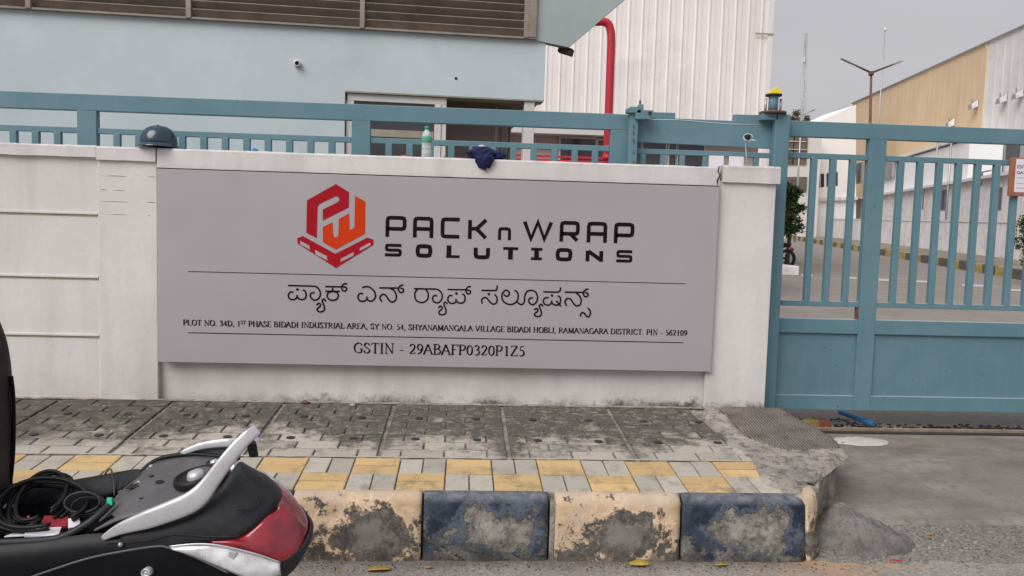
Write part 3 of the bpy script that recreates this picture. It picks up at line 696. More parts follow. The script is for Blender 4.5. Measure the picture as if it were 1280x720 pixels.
kan(kb, 505, 350, [[(178, 152), (540, 160)], [(520, 160), (600, 170), (663, 225), (680, 300), (650, 375), (590, 406), (527, 380), (509, 322), (537, 278), (592, 282)],
    [(245, 158), (200, 215), (192, 290), (222, 365), (310, 401), (400, 365), (431, 290), (422, 218), (378, 160)],
    [(610, 500), (642, 466), (677, 483), (668, 522), (630, 552), (622, 596), (670, 618), (730, 602), (748, 558), (733, 488), (708, 425), (730, 393), (760, 407), (765, 430)],
    [(775, 168), (1110, 175)], [(862, 282), (812, 276), (777, 330), (797, 390), (850, 417), (910, 398), (930, 335)], [(930, 370), (960, 402), (1020, 411), (1073, 380), (1084, 320), (1068, 266), (1030, 250)],
    [(1190, 118), (1140, 122), (1102, 168), (1112, 225), (1145, 247), (1180, 225), (1174, 192), (1120, 176)]], [(932, 238)])
kan(kb, 590, 350, [[(165, 183), (390, 186), (440, 165), (446, 95)], [(400, 255), (438, 300), (446, 365), (420, 415), (370, 427), (320, 390), (262, 322), (215, 313), (172, 350), (182, 420)],
    [(552, 215), (530, 285), (552, 370), (620, 422), (700, 433), (770, 403), (814, 338), (820, 262), (795, 207), (755, 182)],
    [(558, 240), (572, 195), (617, 182), (658, 215), (654, 268), (612, 290), (566, 262)],
    [(800, 385), (850, 428), (900, 428), (930, 380), (940, 270), (980, 203), (1050, 183), (1128, 212), (1164, 300), (1143, 392), (1080, 438), (1022, 408), (1008, 355), (1036, 318), (1085, 320)],
    [(1105, 535), (1137, 507), (1168, 522), (1158, 562), (1120, 592), (1110, 625), (1155, 648), (1210, 638), (1235, 593), (1218, 528), (1195, 462), (1220, 432), (1250, 447), (1252, 470)]], [(298, 250)])
kan(kb, 660, 350, [[(270, 208), (510, 214), (566, 190), (578, 130)], [(367, 317), (312, 314), (272, 360), (287, 420), (345, 446), (400, 428), (425, 365)], [(425, 400), (452, 433), (520, 446), (568, 408), (579, 350), (564, 300), (525, 282)], [(500, 370), (588, 467)],
    [(650, 215), (1000, 220)], [(860, 232), (920, 290), (944, 360), (928, 430), (870, 461), (812, 420), (762, 346), (706, 327), (664, 360), (662, 410), (687, 460)],
    [(1075, 165), (1030, 168), (982, 218), (992, 275), (1025, 297), (1064, 275), (1058, 237), (1010, 221)], [(1062, 495), (1100, 540), (1107, 600), (1080, 648), (1040, 643), (1000, 592), (962, 577), (937, 610), (932, 650)]], [(425, 275)])
tag(kb.build('kannada_lettering', M['black'], sign), kind='stuff')
# roman lettering with serifs: (advance, strokes); round strokes flagged 'c'; small serif bars 's'
def sf(x, z, w_=.16): return ('s', [(x-w_, z), (x+w_, z)])
SER = {
 'A': (.78, [('l', [(.02, 0), (.36, 1)]), ('l', [(.36, 1), (.70, 0)]), ('s', [(.14, .36), (.58, .36)]), sf(.03, 0, .10), sf(.70, 0, .13)]),
 'B': (.70, [('l', [(.14, 0), (.14, 1)]), ('c', [(.14, .99), (.42, .97), (.54, .77), (.40, .56), (.16, .53)]), ('c', [(.16, .53), (.48, .50), (.62, .27), (.44, .03), (.14, .01)]), sf(.10, 0, .1), sf(.10, 1, .1)]),
 'C': (.74, [('c', [(.66, .74), (.60, .93), (.40, 1), (.15, .82), (.08, .5), (.16, .16), (.40, 0), (.62, .08), (.68, .24)])]),
 'D': (.80, [('l', [(.14, 0), (.14, 1)]), ('c', [(.14, .99), (.48, .95), (.70, .70), (.70, .32), (.48, .05), (.14, .01)]), sf(.10, 0, .1), sf(.10, 1, .1)]),
 'E': (.66, [('l', [(.14, 0), (.14, 1)]), ('s', [(.02, 1), (.56, 1), (.57, .82)]), ('s', [(.14, .52), (.44, .52)]), ('s', [(.02, 0), (.58, 0), (.61, .2)])]),
 'F': (.62, [('l', [(.14, 0), (.14, 1)]), ('s', [(.02, 1), (.55, 1), (.56, .82)]), ('s', [(.14, .52), (.43, .52)]), sf(.14, 0, .13)]),
 'G': (.80, [('c', [(.68, .76), (.60, .93), (.40, 1), (.15, .82), (.08, .5), (.16, .16), (.40, 0), (.58, .04), (.67, .10)]), ('l', [(.67, .08), (.67, .42)]), sf(.66, .42, .12)]),
 'H': (.84, [('l', [(.15, 0), (.15, 1)]), ('l', [(.67, 0), (.67, 1)]), ('s', [(.15, .52), (.67, .52)]), sf(.15, 0, .13), sf(.15, 1, .13), sf(.67, 0, .13), sf(.67, 1, .13)]),
 'I': (.38, [('l', [(.18, 0), (.18, 1)]), sf(.18, 0, .13), sf(.18, 1, .13)]),
 'L': (.64, [('l', [(.14, 0), (.14, 1)]), ('s', [(.02, 0), (.56, 0), (.60, .22)]), sf(.14, 1, .13)]),
 'M': (.98, [('l', [(.15, 0), (.15, 1)]), ('l', [(.15, 1), (.47, .08)]), ('l', [(.47, .08), (.80, 1)]), ('l', [(.80, 0), (.80, 1)]), sf(.13, 0, .11), sf(.82, 0, .13), sf(.84, 1, .09), sf(.10, 1, .08)]),
 'N': (.84, [('t', [(.15, 0), (.15, 1)]), ('l', [(.13, 1), (.69, .0)]), ('t', [(.69, 0), (.69, 1)]), sf(.15, 0, .12), sf(.09, 1, .09), sf(.69, 1, .12)]),
 'O': (.82, [('c', [(.41, 1), (.15, .84), (.08, .5), (.15, .16), (.41, 0), (.67, .16), (.74, .5), (.67, .84), (.41, 1)])]),
 'P': (.66, [('l', [(.14, 0), (.14, 1)]), ('c', [(.14, .99), (.46, .96), (.58, .73), (.44, .48), (.16, .46)]), sf(.14, 0, .13), sf(.08, 1, .1)]),
 'R': (.76, [('l', [(.14, 0), (.14, 1)]), ('c', [(.14, .99), (.44, .96), (.56, .75), (.42, .52), (.16, .50)]), ('l', [(.34, .50), (.68, 0)]), sf(.14, 0, .13), sf(.08, 1, .1), sf(.70, 0, .08)]),
 'S': (.62, [('c', [(.50, .78), (.44, .95), (.28, 1), (.11, .86), (.16, .64), (.40, .46), (.53, .27), (.45, .06), (.27, 0), (.12, .06), (.06, .26)])]),
 'T': (.72, [('l', [(.36, 0), (.36, 1)]), ('s', [(.05, .80), (.07, 1), (.65, 1), (.67, .80)]), sf(.36, 0, .14)]),
 'U': (.82, [('c', [(.16, 1), (.16, .35), (.22, .08), (.42, 0), (.62, .08), (.68, .35), (.68, 1)]), sf(.16, 1, .13), sf(.68, 1, .11)]),
 'V': (.78, [('l', [(.06, 1), (.38, 0)]), ('l', [(.38, 0), (.70, 1)]), sf(.08, 1, .11), sf(.70, 1, .10)]),
 'Y': (.76, [('l', [(.06, 1), (.37, .46)]), ('l', [(.37, .46), (.68, 1)]), ('l', [(.37, 0), (.37, .46)]), sf(.37, 0, .13), sf(.08, 1, .11), sf(.68, 1, .09)]),
 'Z': (.68, [('s', [(.08, .82), (.10, 1), (.58, 1)]), ('l', [(.58, 1), (.06, 0)]), ('s', [(.06, 0), (.58, 0), (.62, .2)])]),
 '0': (.60, [('c', [(.29, .97), (.12, .80), (.08, .48), (.12, .16), (.29, 0), (.46, .16), (.50, .48), (.46, .80), (.29, .97)])]),
 '1': (.60, [('l', [(.31, 0), (.31, .97)]), ('s', [(.14, .84), (.31, .97)]), sf(.31, 0, .14)]),
 '2': (.60, [('c', [(.10, .74), (.16, .92), (.32, .97), (.46, .84), (.45, .62), (.30, .32), (.07, .02)]), ('s', [(.07, .02), (.46, .02), (.52, .18)])]),
 '3': (.60, [('c', [(.11, .80), (.22, .96), (.38, .93), (.45, .76), (.38, .58), (.24, .51)]), ('c', [(.24, .51), (.42, .46), (.50, .28), (.42, .08), (.24, 0), (.08, .05)])]),
 '4': (.60, [('s', [(.36, .95), (.05, .30), (.54, .30)]), ('l', [(.38, 0), (.38, .97)])]),
 '5': (.60, [('s', [(.48, .96), (.18, .96), (.13, .55)]), ('c', [(.13, .56), (.32, .58), (.46, .42), (.46, .18), (.30, .01), (.08, .03)])]),
 '6': (.60, [('c', [(.48, .96), (.24, .82), (.10, .52), (.10, .20), (.26, 0), (.44, .08), (.50, .30), (.40, .54), (.24, .58), (.12, .44)])]),
 '9': (.60, [('c', [(.12, .01), (.34, .14), (.48, .44), (.49, .76), (.34, .97), (.16, .90), (.09, .68), (.18, .44), (.34, .40), (.47, .52)])]),
 '-': (.5, [('s', [(.06, .33), (.40, .33)])]), '.': (.30, [('d', [(.10, .05), (.18, .05)])]), ',': (.30, [('d', [(.15, .07), (.09, -.15)])]), ' ': (.34, [])}
def serif(mb, text, x0, x1, zb, h, wt, thin, gap=.02):
    adv = []; sc_ = []; i = 0; small = False
    toks = []
    while i < len(text):
        if text[i] == '^': small = not small; i += 1; continue
        toks.append((text[i], small)); i += 1
    total = sum((SER[c][0]+gap)*(.6 if s_ else 1) for c, s_ in toks); kx = (x1-x0)/total; x = x0
    for c, s_ in toks:
        a_, st = SER[c]; f_ = .6 if s_ else 1; oz = .42 if s_ else 0
        for kd, pts in st:
            q = [Vector((x+p[0]*kx*f_, zb+(p[1]*f_+oz)*h)) for p in pts]
            if kd == 'c': q = [Vector((v.x, v.y)) for v in smooth_path([Vector((v.x, v.y, 0)) for v in q], 4)]; ribbon(mb, q, wt*f_, nib=thin)
            elif kd == 's' or kd == 't': ribbon(mb, q, thin)
            elif kd == 'd': ribbon(mb, q, wt*1.1)
            else: ribbon(mb, q, wt*f_, nib=thin)
        x += (a_+gap)*kx*f_
ad = MB(); a_, b_ = sp(229, 400), sp(859.5, 413)
serif(ad, 'PLOT NO. 34D, 1^ST^ PHASE BIDADI INDUSTRIAL AREA, SY NO. 54, SHYANAMANGALA VILLAGE BIDADI HOBLI, RAMANAGARA DISTRICT. PIN - 562109', a_.x, b_.x, .965, .0365, .0082, .0030)
tag(ad.build('address_lettering', M['black'], sign), kind='stuff')
gs = MB(); a_, b_ = sp(442, 437), sp(657, 441)
serif(gs, 'GSTIN - 29ABAFP0320P1Z5', a_.x, b_.x, .800, .068, .0118, .0052)
tag(gs.build('registration_lettering', M['black'], sign), kind='stuff')

# ================================================================== GATES
GY = .30
def rail(mb, x0, x1, z0, z1, d=.05, y=GY): return mb.box(x0, x1, y-d/2, y+d/2, z0, z1)
def leaf(name, label, xl, posts, x_end, low=True):
    t = thing(name, label, 'gate', (posts[0], GY, .38), 'sliding gate leaves of teal painted steel')
    rail(MB(), xl, x_end, 2.402, 2.515, .06).build('top_rail', M['gate'], t, bevel=.004)
    for p in posts:
        rail(MB(), p-.066, p+.066, .38, 2.402, .058).build('post', M['gate'], t, bevel=.004)
    segs = [(a+.066, b-.066) for a, b in zip(posts[:-1], posts[1:])]
    if xl < posts[0]-.2: segs.insert(0, (xl, posts[0]-.066))
    if x_end > posts[-1]+.2: segs.append((posts[-1]+.066, x_end))
    for a, b in segs:
        rail(MB(), a, b, 2.248, 2.287, .035).build('middle_rail', M['gate'], t, bevel=.003)
        rail(MB(), a, b, 1.160, 1.200, .035).build('lower_rail', M['gate'], t, bevel=.003)
        rail(MB(), a, b, .960, 1.068, .056).build('panel_rail', M['gate'], t, bevel=.004)
        rail(MB(), a, b, .38, .492, .056).build('bottom_rail', M['gate'], t, bevel=.004)
        rail(MB(), a, b, .492, .960, .012).build('kick_panel', M['gate'], t)
    return t, segs
proto = MB().box(-.023, .023, -.018, .018, 1.195, 2.25).build('bar', M['gate'], bevel=.003); barmesh = proto
def bars(t, xs):
    for x in xs:
        o = barmesh.copy(); col.objects.link(o); o.location = (x, GY, 0); par(o, t)
gl, segs = leaf('sliding_gate', 'teal steel gate leaf parked behind the white wall, showing only its top rails', -4.7, [-4.505, -2.625, -.745, 1.10], 1.166)
xs = []
for p in (-4.505, -2.625, -.745): xs += [p+.195+.148*i for i in range(11)]
bars(gl, xs)
gr, segs = leaf('sliding_gate', 'closed teal steel gate leaf of upright bars across the drive', 2.30, [2.965+.055, 4.90], 6.77)
rail(MB(), 2.262, 2.30, .38, 2.515, .058).build('post', M['gate'], gr, bevel=.004)
bars(gr, [2.555, 2.70, 2.848]+[3.02+.195+.148*i for i in range(11)]+[4.90+.195+.148*i for i in range(11)])
rail(MB(), 2.945, 2.957, 1.07, 1.16, .05).build('stop_plate', M['rusty'], gr)
bpy.data.objects.remove(barmesh)
# deep header piece between the leaves
hd = thing('gate_header', 'deep teal steel beam with stepped top joining parked leaf to gate post', 'gate beam', (1.16, GY, 2.27))
HY = .245
def gz(x, y): return aty(x, y, HY)
poly = [gz(786, 139), gz(844, 141), gz(844.5, 148), gz(917, 151), gz(917.5, 143), gz(968, 144), gz(966, 186), gz(792, 177)]
MB().prism([Vector((p.x, HY, p.z)) for p in poly], (0, .03, 0)).build('beam', M['gate'], hd, bevel=.002)
a_, b_ = gz(792, 187), gz(966, 196); zt = (a_.z+b_.z)/2
MB().box(a_.x, b_.x, HY, HY+.03, zt-.018, zt+.018).build('thin_rail', M['gate'], hd, bevel=.002)
for x in (804, 829, 853, 882, 917, 946):
    p = gz(x, 200); MB().box(p.x-.020, p.x+.020, HY+.002, HY+.028, .38, zt-.018).build('bar', M['gate'], hd, bevel=.002)
sl = [gz(795, 149), gz(850, 150), gz(910, 155), gz(955, 156)]
MB().tube([Vector((p.x, HY-.001, p.z)) for p in sl], .002, 5).build('weld_seam', M['mirror'], hd)
lp = thing('gate_latch_post', 'teal steel post with rusty hinge bracket on top of wall', 'gate post', (1.17, .22, .45))
a_ = gz(790, 140)
MB().box(a_.x-.030, a_.x+.030, .16, .24, .45, 2.555).build('post', M['gate'], lp, bevel=.004)
for (x0, x1, y0, y1) in ((783, 800, 136, 142), (795, 815, 138, 143), (798, 803, 131, 138), (793, 812, 142, 150)):
    a_, b_ = aty(x0, y0, .17), aty(x1, y1, .17); MB().box(a_.x, b_.x, .135, .21, b_.z, a_.z).build('bracket', M['gate'], lp, bevel=.002)
b_ = aty(800, 131, .17); MB().lathe([(.0001, .03), (.008, .03), (.008, -.03), (.0001, -.03)], b_, 8).build('bolt', M['rusty'], lp)
b_ = aty(812, 141, .13); MB().lathe([(.006, -.01), (.012, -.01), (.012, .01), (.006, .01)], b_, 10, ax=(0, 1, 0)).build('hinge_ring', M['rusty'], lp)
for y_ in (158, 166, 176, 190, 202):
    b_ = aty(792, y_, .158); MB().box(b_.x-.004, b_.x+.004, .154, .16, b_.z-.012, b_.z+.012).build('rust_scab', M['rusty'], lp)
# guide post with roller on top
gp = thing('gate_guide_post', 'teal gate post with roller plate and yellow cap on top', 'gate post', (2.30, .2, .3))
p = aty(974, 200, .21)
MB().box(p.x-.058, p.x+.052, .17, .262, .30, 2.545).build('post', M['gate'], gp, bevel=.006)
a_ = aty(950, 150, .21); MB().box(a_.x-.0, p.x-.04, .17, .25, 2.50, 2.545).build('arm', M['gate'], gp, bevel=.003)
c = aty(966, 141, .21)
MB().lathe([(.0001, -.008), (.095, -.008), (.095, .006), (.0001, .006)], c, 20).build('roller_plate', M['rusty'], gp)
for dx in (-.055, .055):
    MB().tube([c+Vector((dx, 0, 0)), c+Vector((dx, 0, .10))], .009, 8).build('bolt', M['steel'], gp)
MB().lathe([(.0001, 0), (.034, .0), (.034, .125), (.0001, .125)], c, 16).build('roller', M['gate'], gp)
MB().lathe([(.0001, .118), (.058, .118), (.058, .130), (.0001, .130)], c, 20).build('roller_disc', M['tar'], gp)
MB().add([c+Vector(v) for v in ((-.050, -.03, .131), (.050, -.03, .131), (.050, .03, .131), (-.050, .03, .131), (.010, -.027, .180), (.040, -.027, .160), (.040, .027, .160), (.010, .027, .180))],
         [(0, 1, 5, 4), (3, 7, 6, 2), (0, 4, 7, 3), (1, 2, 6, 5), (4, 5, 6, 7), (0, 3, 2, 1)]).build('yellow_cap', M['yellow'], gp, bevel=.003)
# notice board on the gate
nb = thing('notice_board', 'brown board with white printed notice hung on the gate bars', 'notice board', aty(1262, 245, .26))
a_, b_ = aty(1262, 197, .265), aty(1262, 245, .265); bx = a_.x
MB().box(bx, bx+.34, .245, .265, b_.z, a_.z).build('board', M['board'], nb, bevel=.003)
q = [aty(x, y, .243) for x, y in ((1270, 198), (1268, 240))]
MB().add([Vector((q[0].x+.004, .2435, q[0].z-.003)), Vector((q[0].x+.23, .2435, q[0].z-.003)), Vector((q[0].x+.225, .2435, q[1].z)), Vector((q[1].x-.004, .2435, q[1].z))], [(0, 1, 2, 3)]).build('notice_paper', M['paper'], nb, solid=.001)
tx = MB(); _sy = SY; SY = .2425
for i, (tt, w_, h_, zt_) in enumerate((('ENT', .075, .022, 208), ('GAT', .075, .018, 215), ('I', .02, .006, 228))):
    z = aty(1271, zt_, .243).z-.012
    if len(tt) > 1: serif(tx, tt, q[0].x+.012, q[0].x+.012+w_, z, h_, .005, .003)
for zt_ in (222, 229, 235):
    z = aty(1271, zt_, .243).z; ribbon(tx, [(q[0].x+.015, z), (q[0].x+.2, z)], .002)
tx.build('notice_lettering', M['ink'], nb); SY = _sy

# ================================================================== THINGS ON THE WALL
def wt(px, py): p = aty(px, py, .02); return Vector((p.x, .05, 2.138))
# helmet
p = aty(198.5, 182, .05); hz = 2.137; hc = Vector((p.x, .05, hz))
h_ = thing('safety_helmet', 'dark blue hard hat lying on the wall top beside the sign', 'helmet', hc)
prof = [(.118, .028), (.117, .05), (.112, .08), (.100, .108), (.080, .130), (.052, .146), (.022, .152), (.0001, .153)]
MB().lathe(prof, hc, 32).build('shell', M['helmet'], h_, solid=.003)
rows = []
for rr, dz in ((.113, .034), (.124, .022), (.130, .012), (.131, .009), (.112, .018)):
    rows.append([hc+Vector((rr*math.cos(t)*1.0+.0, rr*math.sin(t)*(1.0 if math.sin(t) > 0 else 1.18), dz)) for t in [k_*math.pi/18 for k_ in range(36)]])
MB().grid(rows, True, True).build('brim', M['helmet'], h_)
MB().tube([hc+Vector((math.cos(t)*.006, -math.cos(t)*.116, .03+math.sin(t)*.126)) for t in [k_*math.pi/20 for k_ in range(21)]], .005, 6).build('crown_ridge', M['helmet'], h_)
# bottle
p = aty(533, 197, .03); bc = Vector((p.x, .03, 2.139))
bt = thing('water_bottle', 'clear plastic water bottle with green cap standing on the wall', 'bottle', bc)
n = NT('clear_pet_plastic', .08, .5); n.col((.80, .86, .86)); n.b.inputs['Transmission Weight'].default_value = .55; n.b.inputs['IOR'].default_value = 1.2; M['pet'] = n.m
MB().lathe([(.0001, .0), (.028, .0), (.033, .006), (.033, .045), (.031, .050), (.033, .055), (.033, .075), (.031, .080), (.033, .085), (.034, .14), (.030, .158), (.016, .180), (.013, .184), (.013, .190)], bc, 24).build('body', M['pet'], bt, solid=.0012)
M['label'] = simple('green_bottle_label', (.10, .36, .22), .5, .25, 40, 0)
MB().lathe([(.0345, .098), (.0352, .099), (.0352, .139), (.0345, .140)], bc, 24).build('label', M['label'], bt)
MB().lathe([(.0145, .188), (.0155, .188), (.0155, .206), (.013, .209), (.0001, .209)], bc, 16).build('cap', M['greencap'], bt)
# cloth: a crumpled bundle hanging over the wall edge
p = aty(603, 193, -.03)
def lump(name, c, rx, ry, rz_, m, amp=.35, fr=9, parent=None, seed=0, n=28):
    rows = []
    for i in range(n+1):
        th = math.pi*i/n; row = []
        for k_ in range(2*n):
            ph = math.pi*k_/n; d = Vector((math.sin(th)*math.cos(ph), math.sin(th)*math.sin(ph), math.cos(th)))
            s_ = 1+amp*noise.turbulence(d*fr*.18+Vector((seed, 0, 0)), 4, True)-amp*.4
            row.append(Vector(c)+Vector((d.x*rx, d.y*ry, d.z*rz_))*s_)
        rows.append(row)
    return MB().grid(rows, True, True).build(name, m, parent)
cl = thing('folded_cloth', 'crumpled dark navy cloth draped over the top edge of the wall', 'cloth', (p.x, .0, 2.14))
lump('fabric_bundle', (p.x, .02, 2.175), .095, .09, .045, M['cloth'], .42, 9, cl, 3)
lump('hanging_fold', (p.x+.015, -.045, 2.135), .058, .035, .060, M['cloth'], .4, 9, cl, 8)
lump('loose_sleeve', (p.x+.085, .03, 2.168), .075, .05, .034, M['cloth'], .4, 9, cl, 5)
lump('white_lining', (p.x-.005, -.02, 2.222), .022, .03, .009, M['paper'], .5, 9, cl, 2, 12)
p = aty(506, 194, .02); o = lump('red_scrap', (p.x, .02, 2.143), .03, .02, .008, M['redplastic'], .8, 9, None, 1, 10); tag(o, 'small crumpled red scrap on the wall top left of the bottle', 'scrap')
p = aty(318, 185, .08); o = lump('blue_rag', (p.x, .08, 2.150), .022, .02, .016, M['bluepvc'], .6, 9, None, 4, 10); tag(o, 'tiny blue rag on the wall top between helmet and bottle', 'rag')
p = aty(562, 196, .06); o = MB().tube(smooth_path([(p.x-.05, .06, 2.141), (p.x-.03, .06, 2.150), (p.x-.02, .06, 2.143), (p.x+.12, .07, 2.146)]), .004, 6).build('brown_twig', M['rusty']); tag(o, 'thin brown stick lying on the wall top left of the cloth', 'stick')
# white cards behind the wall top
for i, (x0, x1, y0) in enumerate(((886, 904, 194.5), (911, 929, 195.5))):
    a_, b_ = aty(x0, y0, .23), aty(x1, y0, .23)
    o = MB().box(a_.x, b_.x, .215, .225, 2.0, a_.z).build('white_card', M['paper'])
    tag(o, ('left' if i == 0 else 'right')+' of two white rectangular cards standing behind the wall top', 'card', 'white cards behind the wall top')
# small camera on a stalk with coiled cable
p = aty(934, 200, .12); cc = thing('wall_camera', 'small black camera on a stalk with coiled white cable by right pillar', 'camera', (p.x, .12, 2.14))
hp = aty(932, 172, .12)
MB().tube(smooth_path([(p.x+.0, .12, 2.12), (p.x-.004, .12, 2.20), hp+Vector((0, .01, -.01))]), .005, 8).build('stalk', M['steel'], cc)
MB().lathe([(.0001, -.025), (.016, -.02), (.019, .02), (.0001, .022)], hp+Vector((.004, -.01, .005)), 14, ax=(.4, -1, -.3)).build('camera_body', M['dark'], cc)
for j, (rr, dx) in enumerate(((.034, .012), (.030, .018))):
    MB().tube([hp+Vector((dx+rr*math.cos(t), -.015+.004*j, .0+rr*.72*math.sin(t))) for t in [k_*math.pi/10 for k_ in range(19)]]+[hp+Vector((dx+.06, -.01, -.03+.01*j))], .0028, 6).build('cable_loop', M['mirror'], cc)

# ================================================================== GUARD CABIN (pale blue building)
BA = R(3.9); bx_, bn = Vector((math.cos(BA), math.sin(BA), 0)), Vector((-math.sin(BA), math.cos(BA), 0)); B0 = Vector((0, 2.5, 0))
def bs(px, py, back=0):
    p = at(px, py, B0+bn*back, bn); return (p-B0).dot(bx_), p.z
def bbox(mb, s0, s1, d0, d1, z0, z1):
    c = B0+bx_*((s0+s1)/2)+bn*((d0+d1)/2)+Vector((0, 0, (z0+z1)/2)); return mb.obox(c, bx_*(s1-s0)/2, bn*(d1-d0)/2, Vector((0, 0, (z1-z0)/2)))
cab = thing('gatehouse', 'pale blue gatehouse with louvred band and sliding window behind the wall', 'building', (-2, 2.6, .3))
zl = (bs(0, 9)[1]+bs(330, 28)[1]+bs(655, 51)[1])/3          # underside of louvres
zw = (bs(432, 111)[1]+bs(680, 128)[1])/2                    # head of the opening
s_r = bs(681, 100)[0]; s_w0 = bs(431, 130)[0]; s_w1 = bs(656, 160)[0]
bbox(MB(), -11, s_w0, 0, .2, .3, zl).build('front_wall', M['bluewall'], cab)
bbox(MB(), s_w0, s_r, 0, .22, zw, zl).build('lintel_wall', M['bluewall'], cab)
bbox(MB(), s_w0, s_r, .02, 3.0, zw+.02, zw+.10).build('ceiling', M['brown'], cab)
bbox(MB(), s_w0+.001, s_r-.004, .002, .218, zw-.012, zw-.001).build('lintel_underside', M['reveal'], cab)
bbox(MB(), s_w0-.0, s_w0+.012, .202, .36, .3, zw).build('reveal', M['reveal'], cab)
bbox(MB(), -11, s_w1, 1.1, 1.2, .3, zw+.02).build('back_wall', M['pink'], cab)
bbox(MB(), s_w0, s_w1, .03, .2, .3, 1.44).build('sill_wall', M['pink'], cab)
# frame
s1_ = bs(558, 150)[0]; zf = bs(500, 124)[1]; fd0, fd1 = .035, .085
fr = thing('x', '', ''); bpy.data.objects.remove(fr)
wf = bbox(MB(), s_w0+.02, s1_, fd0, fd1, zw-.085, zw-.014).build('window_frame', M['upvc'], cab, bevel=.004)
bbox(MB(), s_w0+.012, s_w0+.085, fd0, fd1, 1.45, zw-.086).build('frame_jamb', M['upvc'], wf, bevel=.004)
bbox(MB(), s1_-.115, s1_-.05, fd0-.01, fd1, 1.45, zw-.086).build('frame_stile', M['upvc'], wf, bevel=.004)
bbox(MB(), s1_-.046, s1_, fd0, fd1+.02, 1.45, zw-.086).build('frame_stile', M['upvc'], wf, bevel=.004)
bbox(MB(), s_w0+.086, s1_-.116, fd0+.02, fd0+.028, 1.45, zw-.086).build('window_pane', M['glass'], wf)
bbox(MB(), s_w0+.09, s1_-.12, fd0+.004, fd0+.016, 2.53, 2.60).build('curtain_rail', M['reveal'], wf)
s2_ = bs(655, 160)[0]; s3_ = bs(668, 160)[0]
bbox(MB(), s2_, s3_, .02, .16, .3, zw).build('corner_post', M['upvc'], cab, bevel=.006)
for i, x in enumerate((625, 633, 640, 647)):
    s_ = bs(x, 170)[0]; bbox(MB(), s_, s_+.022, .5+.1*i, .53+.1*i, .3, zw).build('shutter_rail', M['brown'] if i % 2 else M['reveal'], cab)
bbox(MB(), s1_+.02, s1_+.09, .9, .95, .3, 2.55).build('inner_jamb', M['upvc'], cab)
# louvres: three bays of slats
zt = zl+.95; bays = [-11, bs(38, 10)[0], bs(237, 10)[0], bs(453, 20)[0], bs(657, 30)[0]]
lz = .078; sm_ = {}
for i in range(4):
    a_, b_ = bays[i]+.02, bays[i+1]-.02
    if i == 0: a_ = b_-1.6
    bbox(MB(), b_, b_+.045, -.06, .06, zl, zt).build('louvre_mullion', M['louvre'], cab, bevel=.003)
    for j in range(12):
        z = zl+.02+j*lz
        c = B0+bx_*((a_+b_)/2)+bn*(.0)+Vector((0, 0, z+.034))
        MB().obox(c, bx_*(b_-a_)/2, bn*-.040+Vector((0, 0, .034)), (bn*.034+Vector((0, 0, .040))).normalized()*.004).build('louvre_slat', M['louvre'], cab)
bbox(MB(), -11, bays[-1]+.1, -.05, .12, zl-.006, zl+.012).build('louvre_sill', M['louvre'], cab)
bbox(MB(), -11, bays[-1]+.1, .10, .16, zl, zt).build('louvre_backing', M['dark'], cab)
bbox(MB(), bays[-1]+.02, bays[-1]+.10, -.058, .12, zl+.012, zt).build('louvre_end_frame', M['louvre'], cab)
# sloping grey soffit of the overhanging upper floor, right of the louvres
f1, f2 = B0+bn*.10, (bn*-1+Vector((0, 0, -.6))).normalized()
pA, pB, pC, pD = [at(x, y, B0+bn*(-.02), bn) for x, y in ((668, 50), (711, 59), (790, -8), (668, -8))]
mb = MB().prism([pA, pB, at(845, -55, B0+bn*-.02, bn), at(668, -55, B0+bn*-.02, bn)], bn*.10); mb.build('overhang', M['soffit'], cab)
bbox(MB(), -11, bays[-1]+.08, .17, 3, zt-.9, zt+.6).build('upper_floor', M['bluewall'], cab)
# pipe stub on the wall
s_, z_ = bs(372, 80); c = B0+bx_*s_+Vector((0, 0, z_))
ps = thing('pipe_stub', 'short white pipe stub sticking out of the pale blue wall', 'pipe', c)
MB().lathe([(.020, -.045), (.032, -.045), (.032, 0), (.036, 0), (.036, .004)], c, 18, ax=bn).build('pipe_end', M['upvc'], ps)
MB().lathe([(.0001, -.03), (.0205, -.03)], c, 16, ax=bn).build('pipe_hollow', M['dark'], ps)
s_, z_ = bs(570, 98); c = B0+bx_*s_+Vector((0, 0, z_)); o = MB().lathe([(.0001, -.004), (.013, -.004), (.015, 0)], c, 10, ax=bn).build('cable_hole_plug', M['tar']); tag(o, 'tiny dark plug in the pale blue wall above the window', 'wall plug')
# cctv camera hanging under the soffit
c = at(707, 64, B0+bn*.1, bn); ct = thing('cctv_camera', 'small dark surveillance camera hanging under the grey overhang', 'camera', c)
MB().obox(c+Vector((.0, -.02, -.002)), Vector((.065, -.03, -.024)), Vector((.015, .045, 0)), Vector((.009, 0, .032))).build('camera_body', M['dark'], ct, bevel=.004)
MB().tube([c+Vector((-.03, 0, .02)), c+Vector((-.03, 0, .055)), c+Vector((.03, 0, .07))], .010, 8).build('bracket', M['steel'], ct)

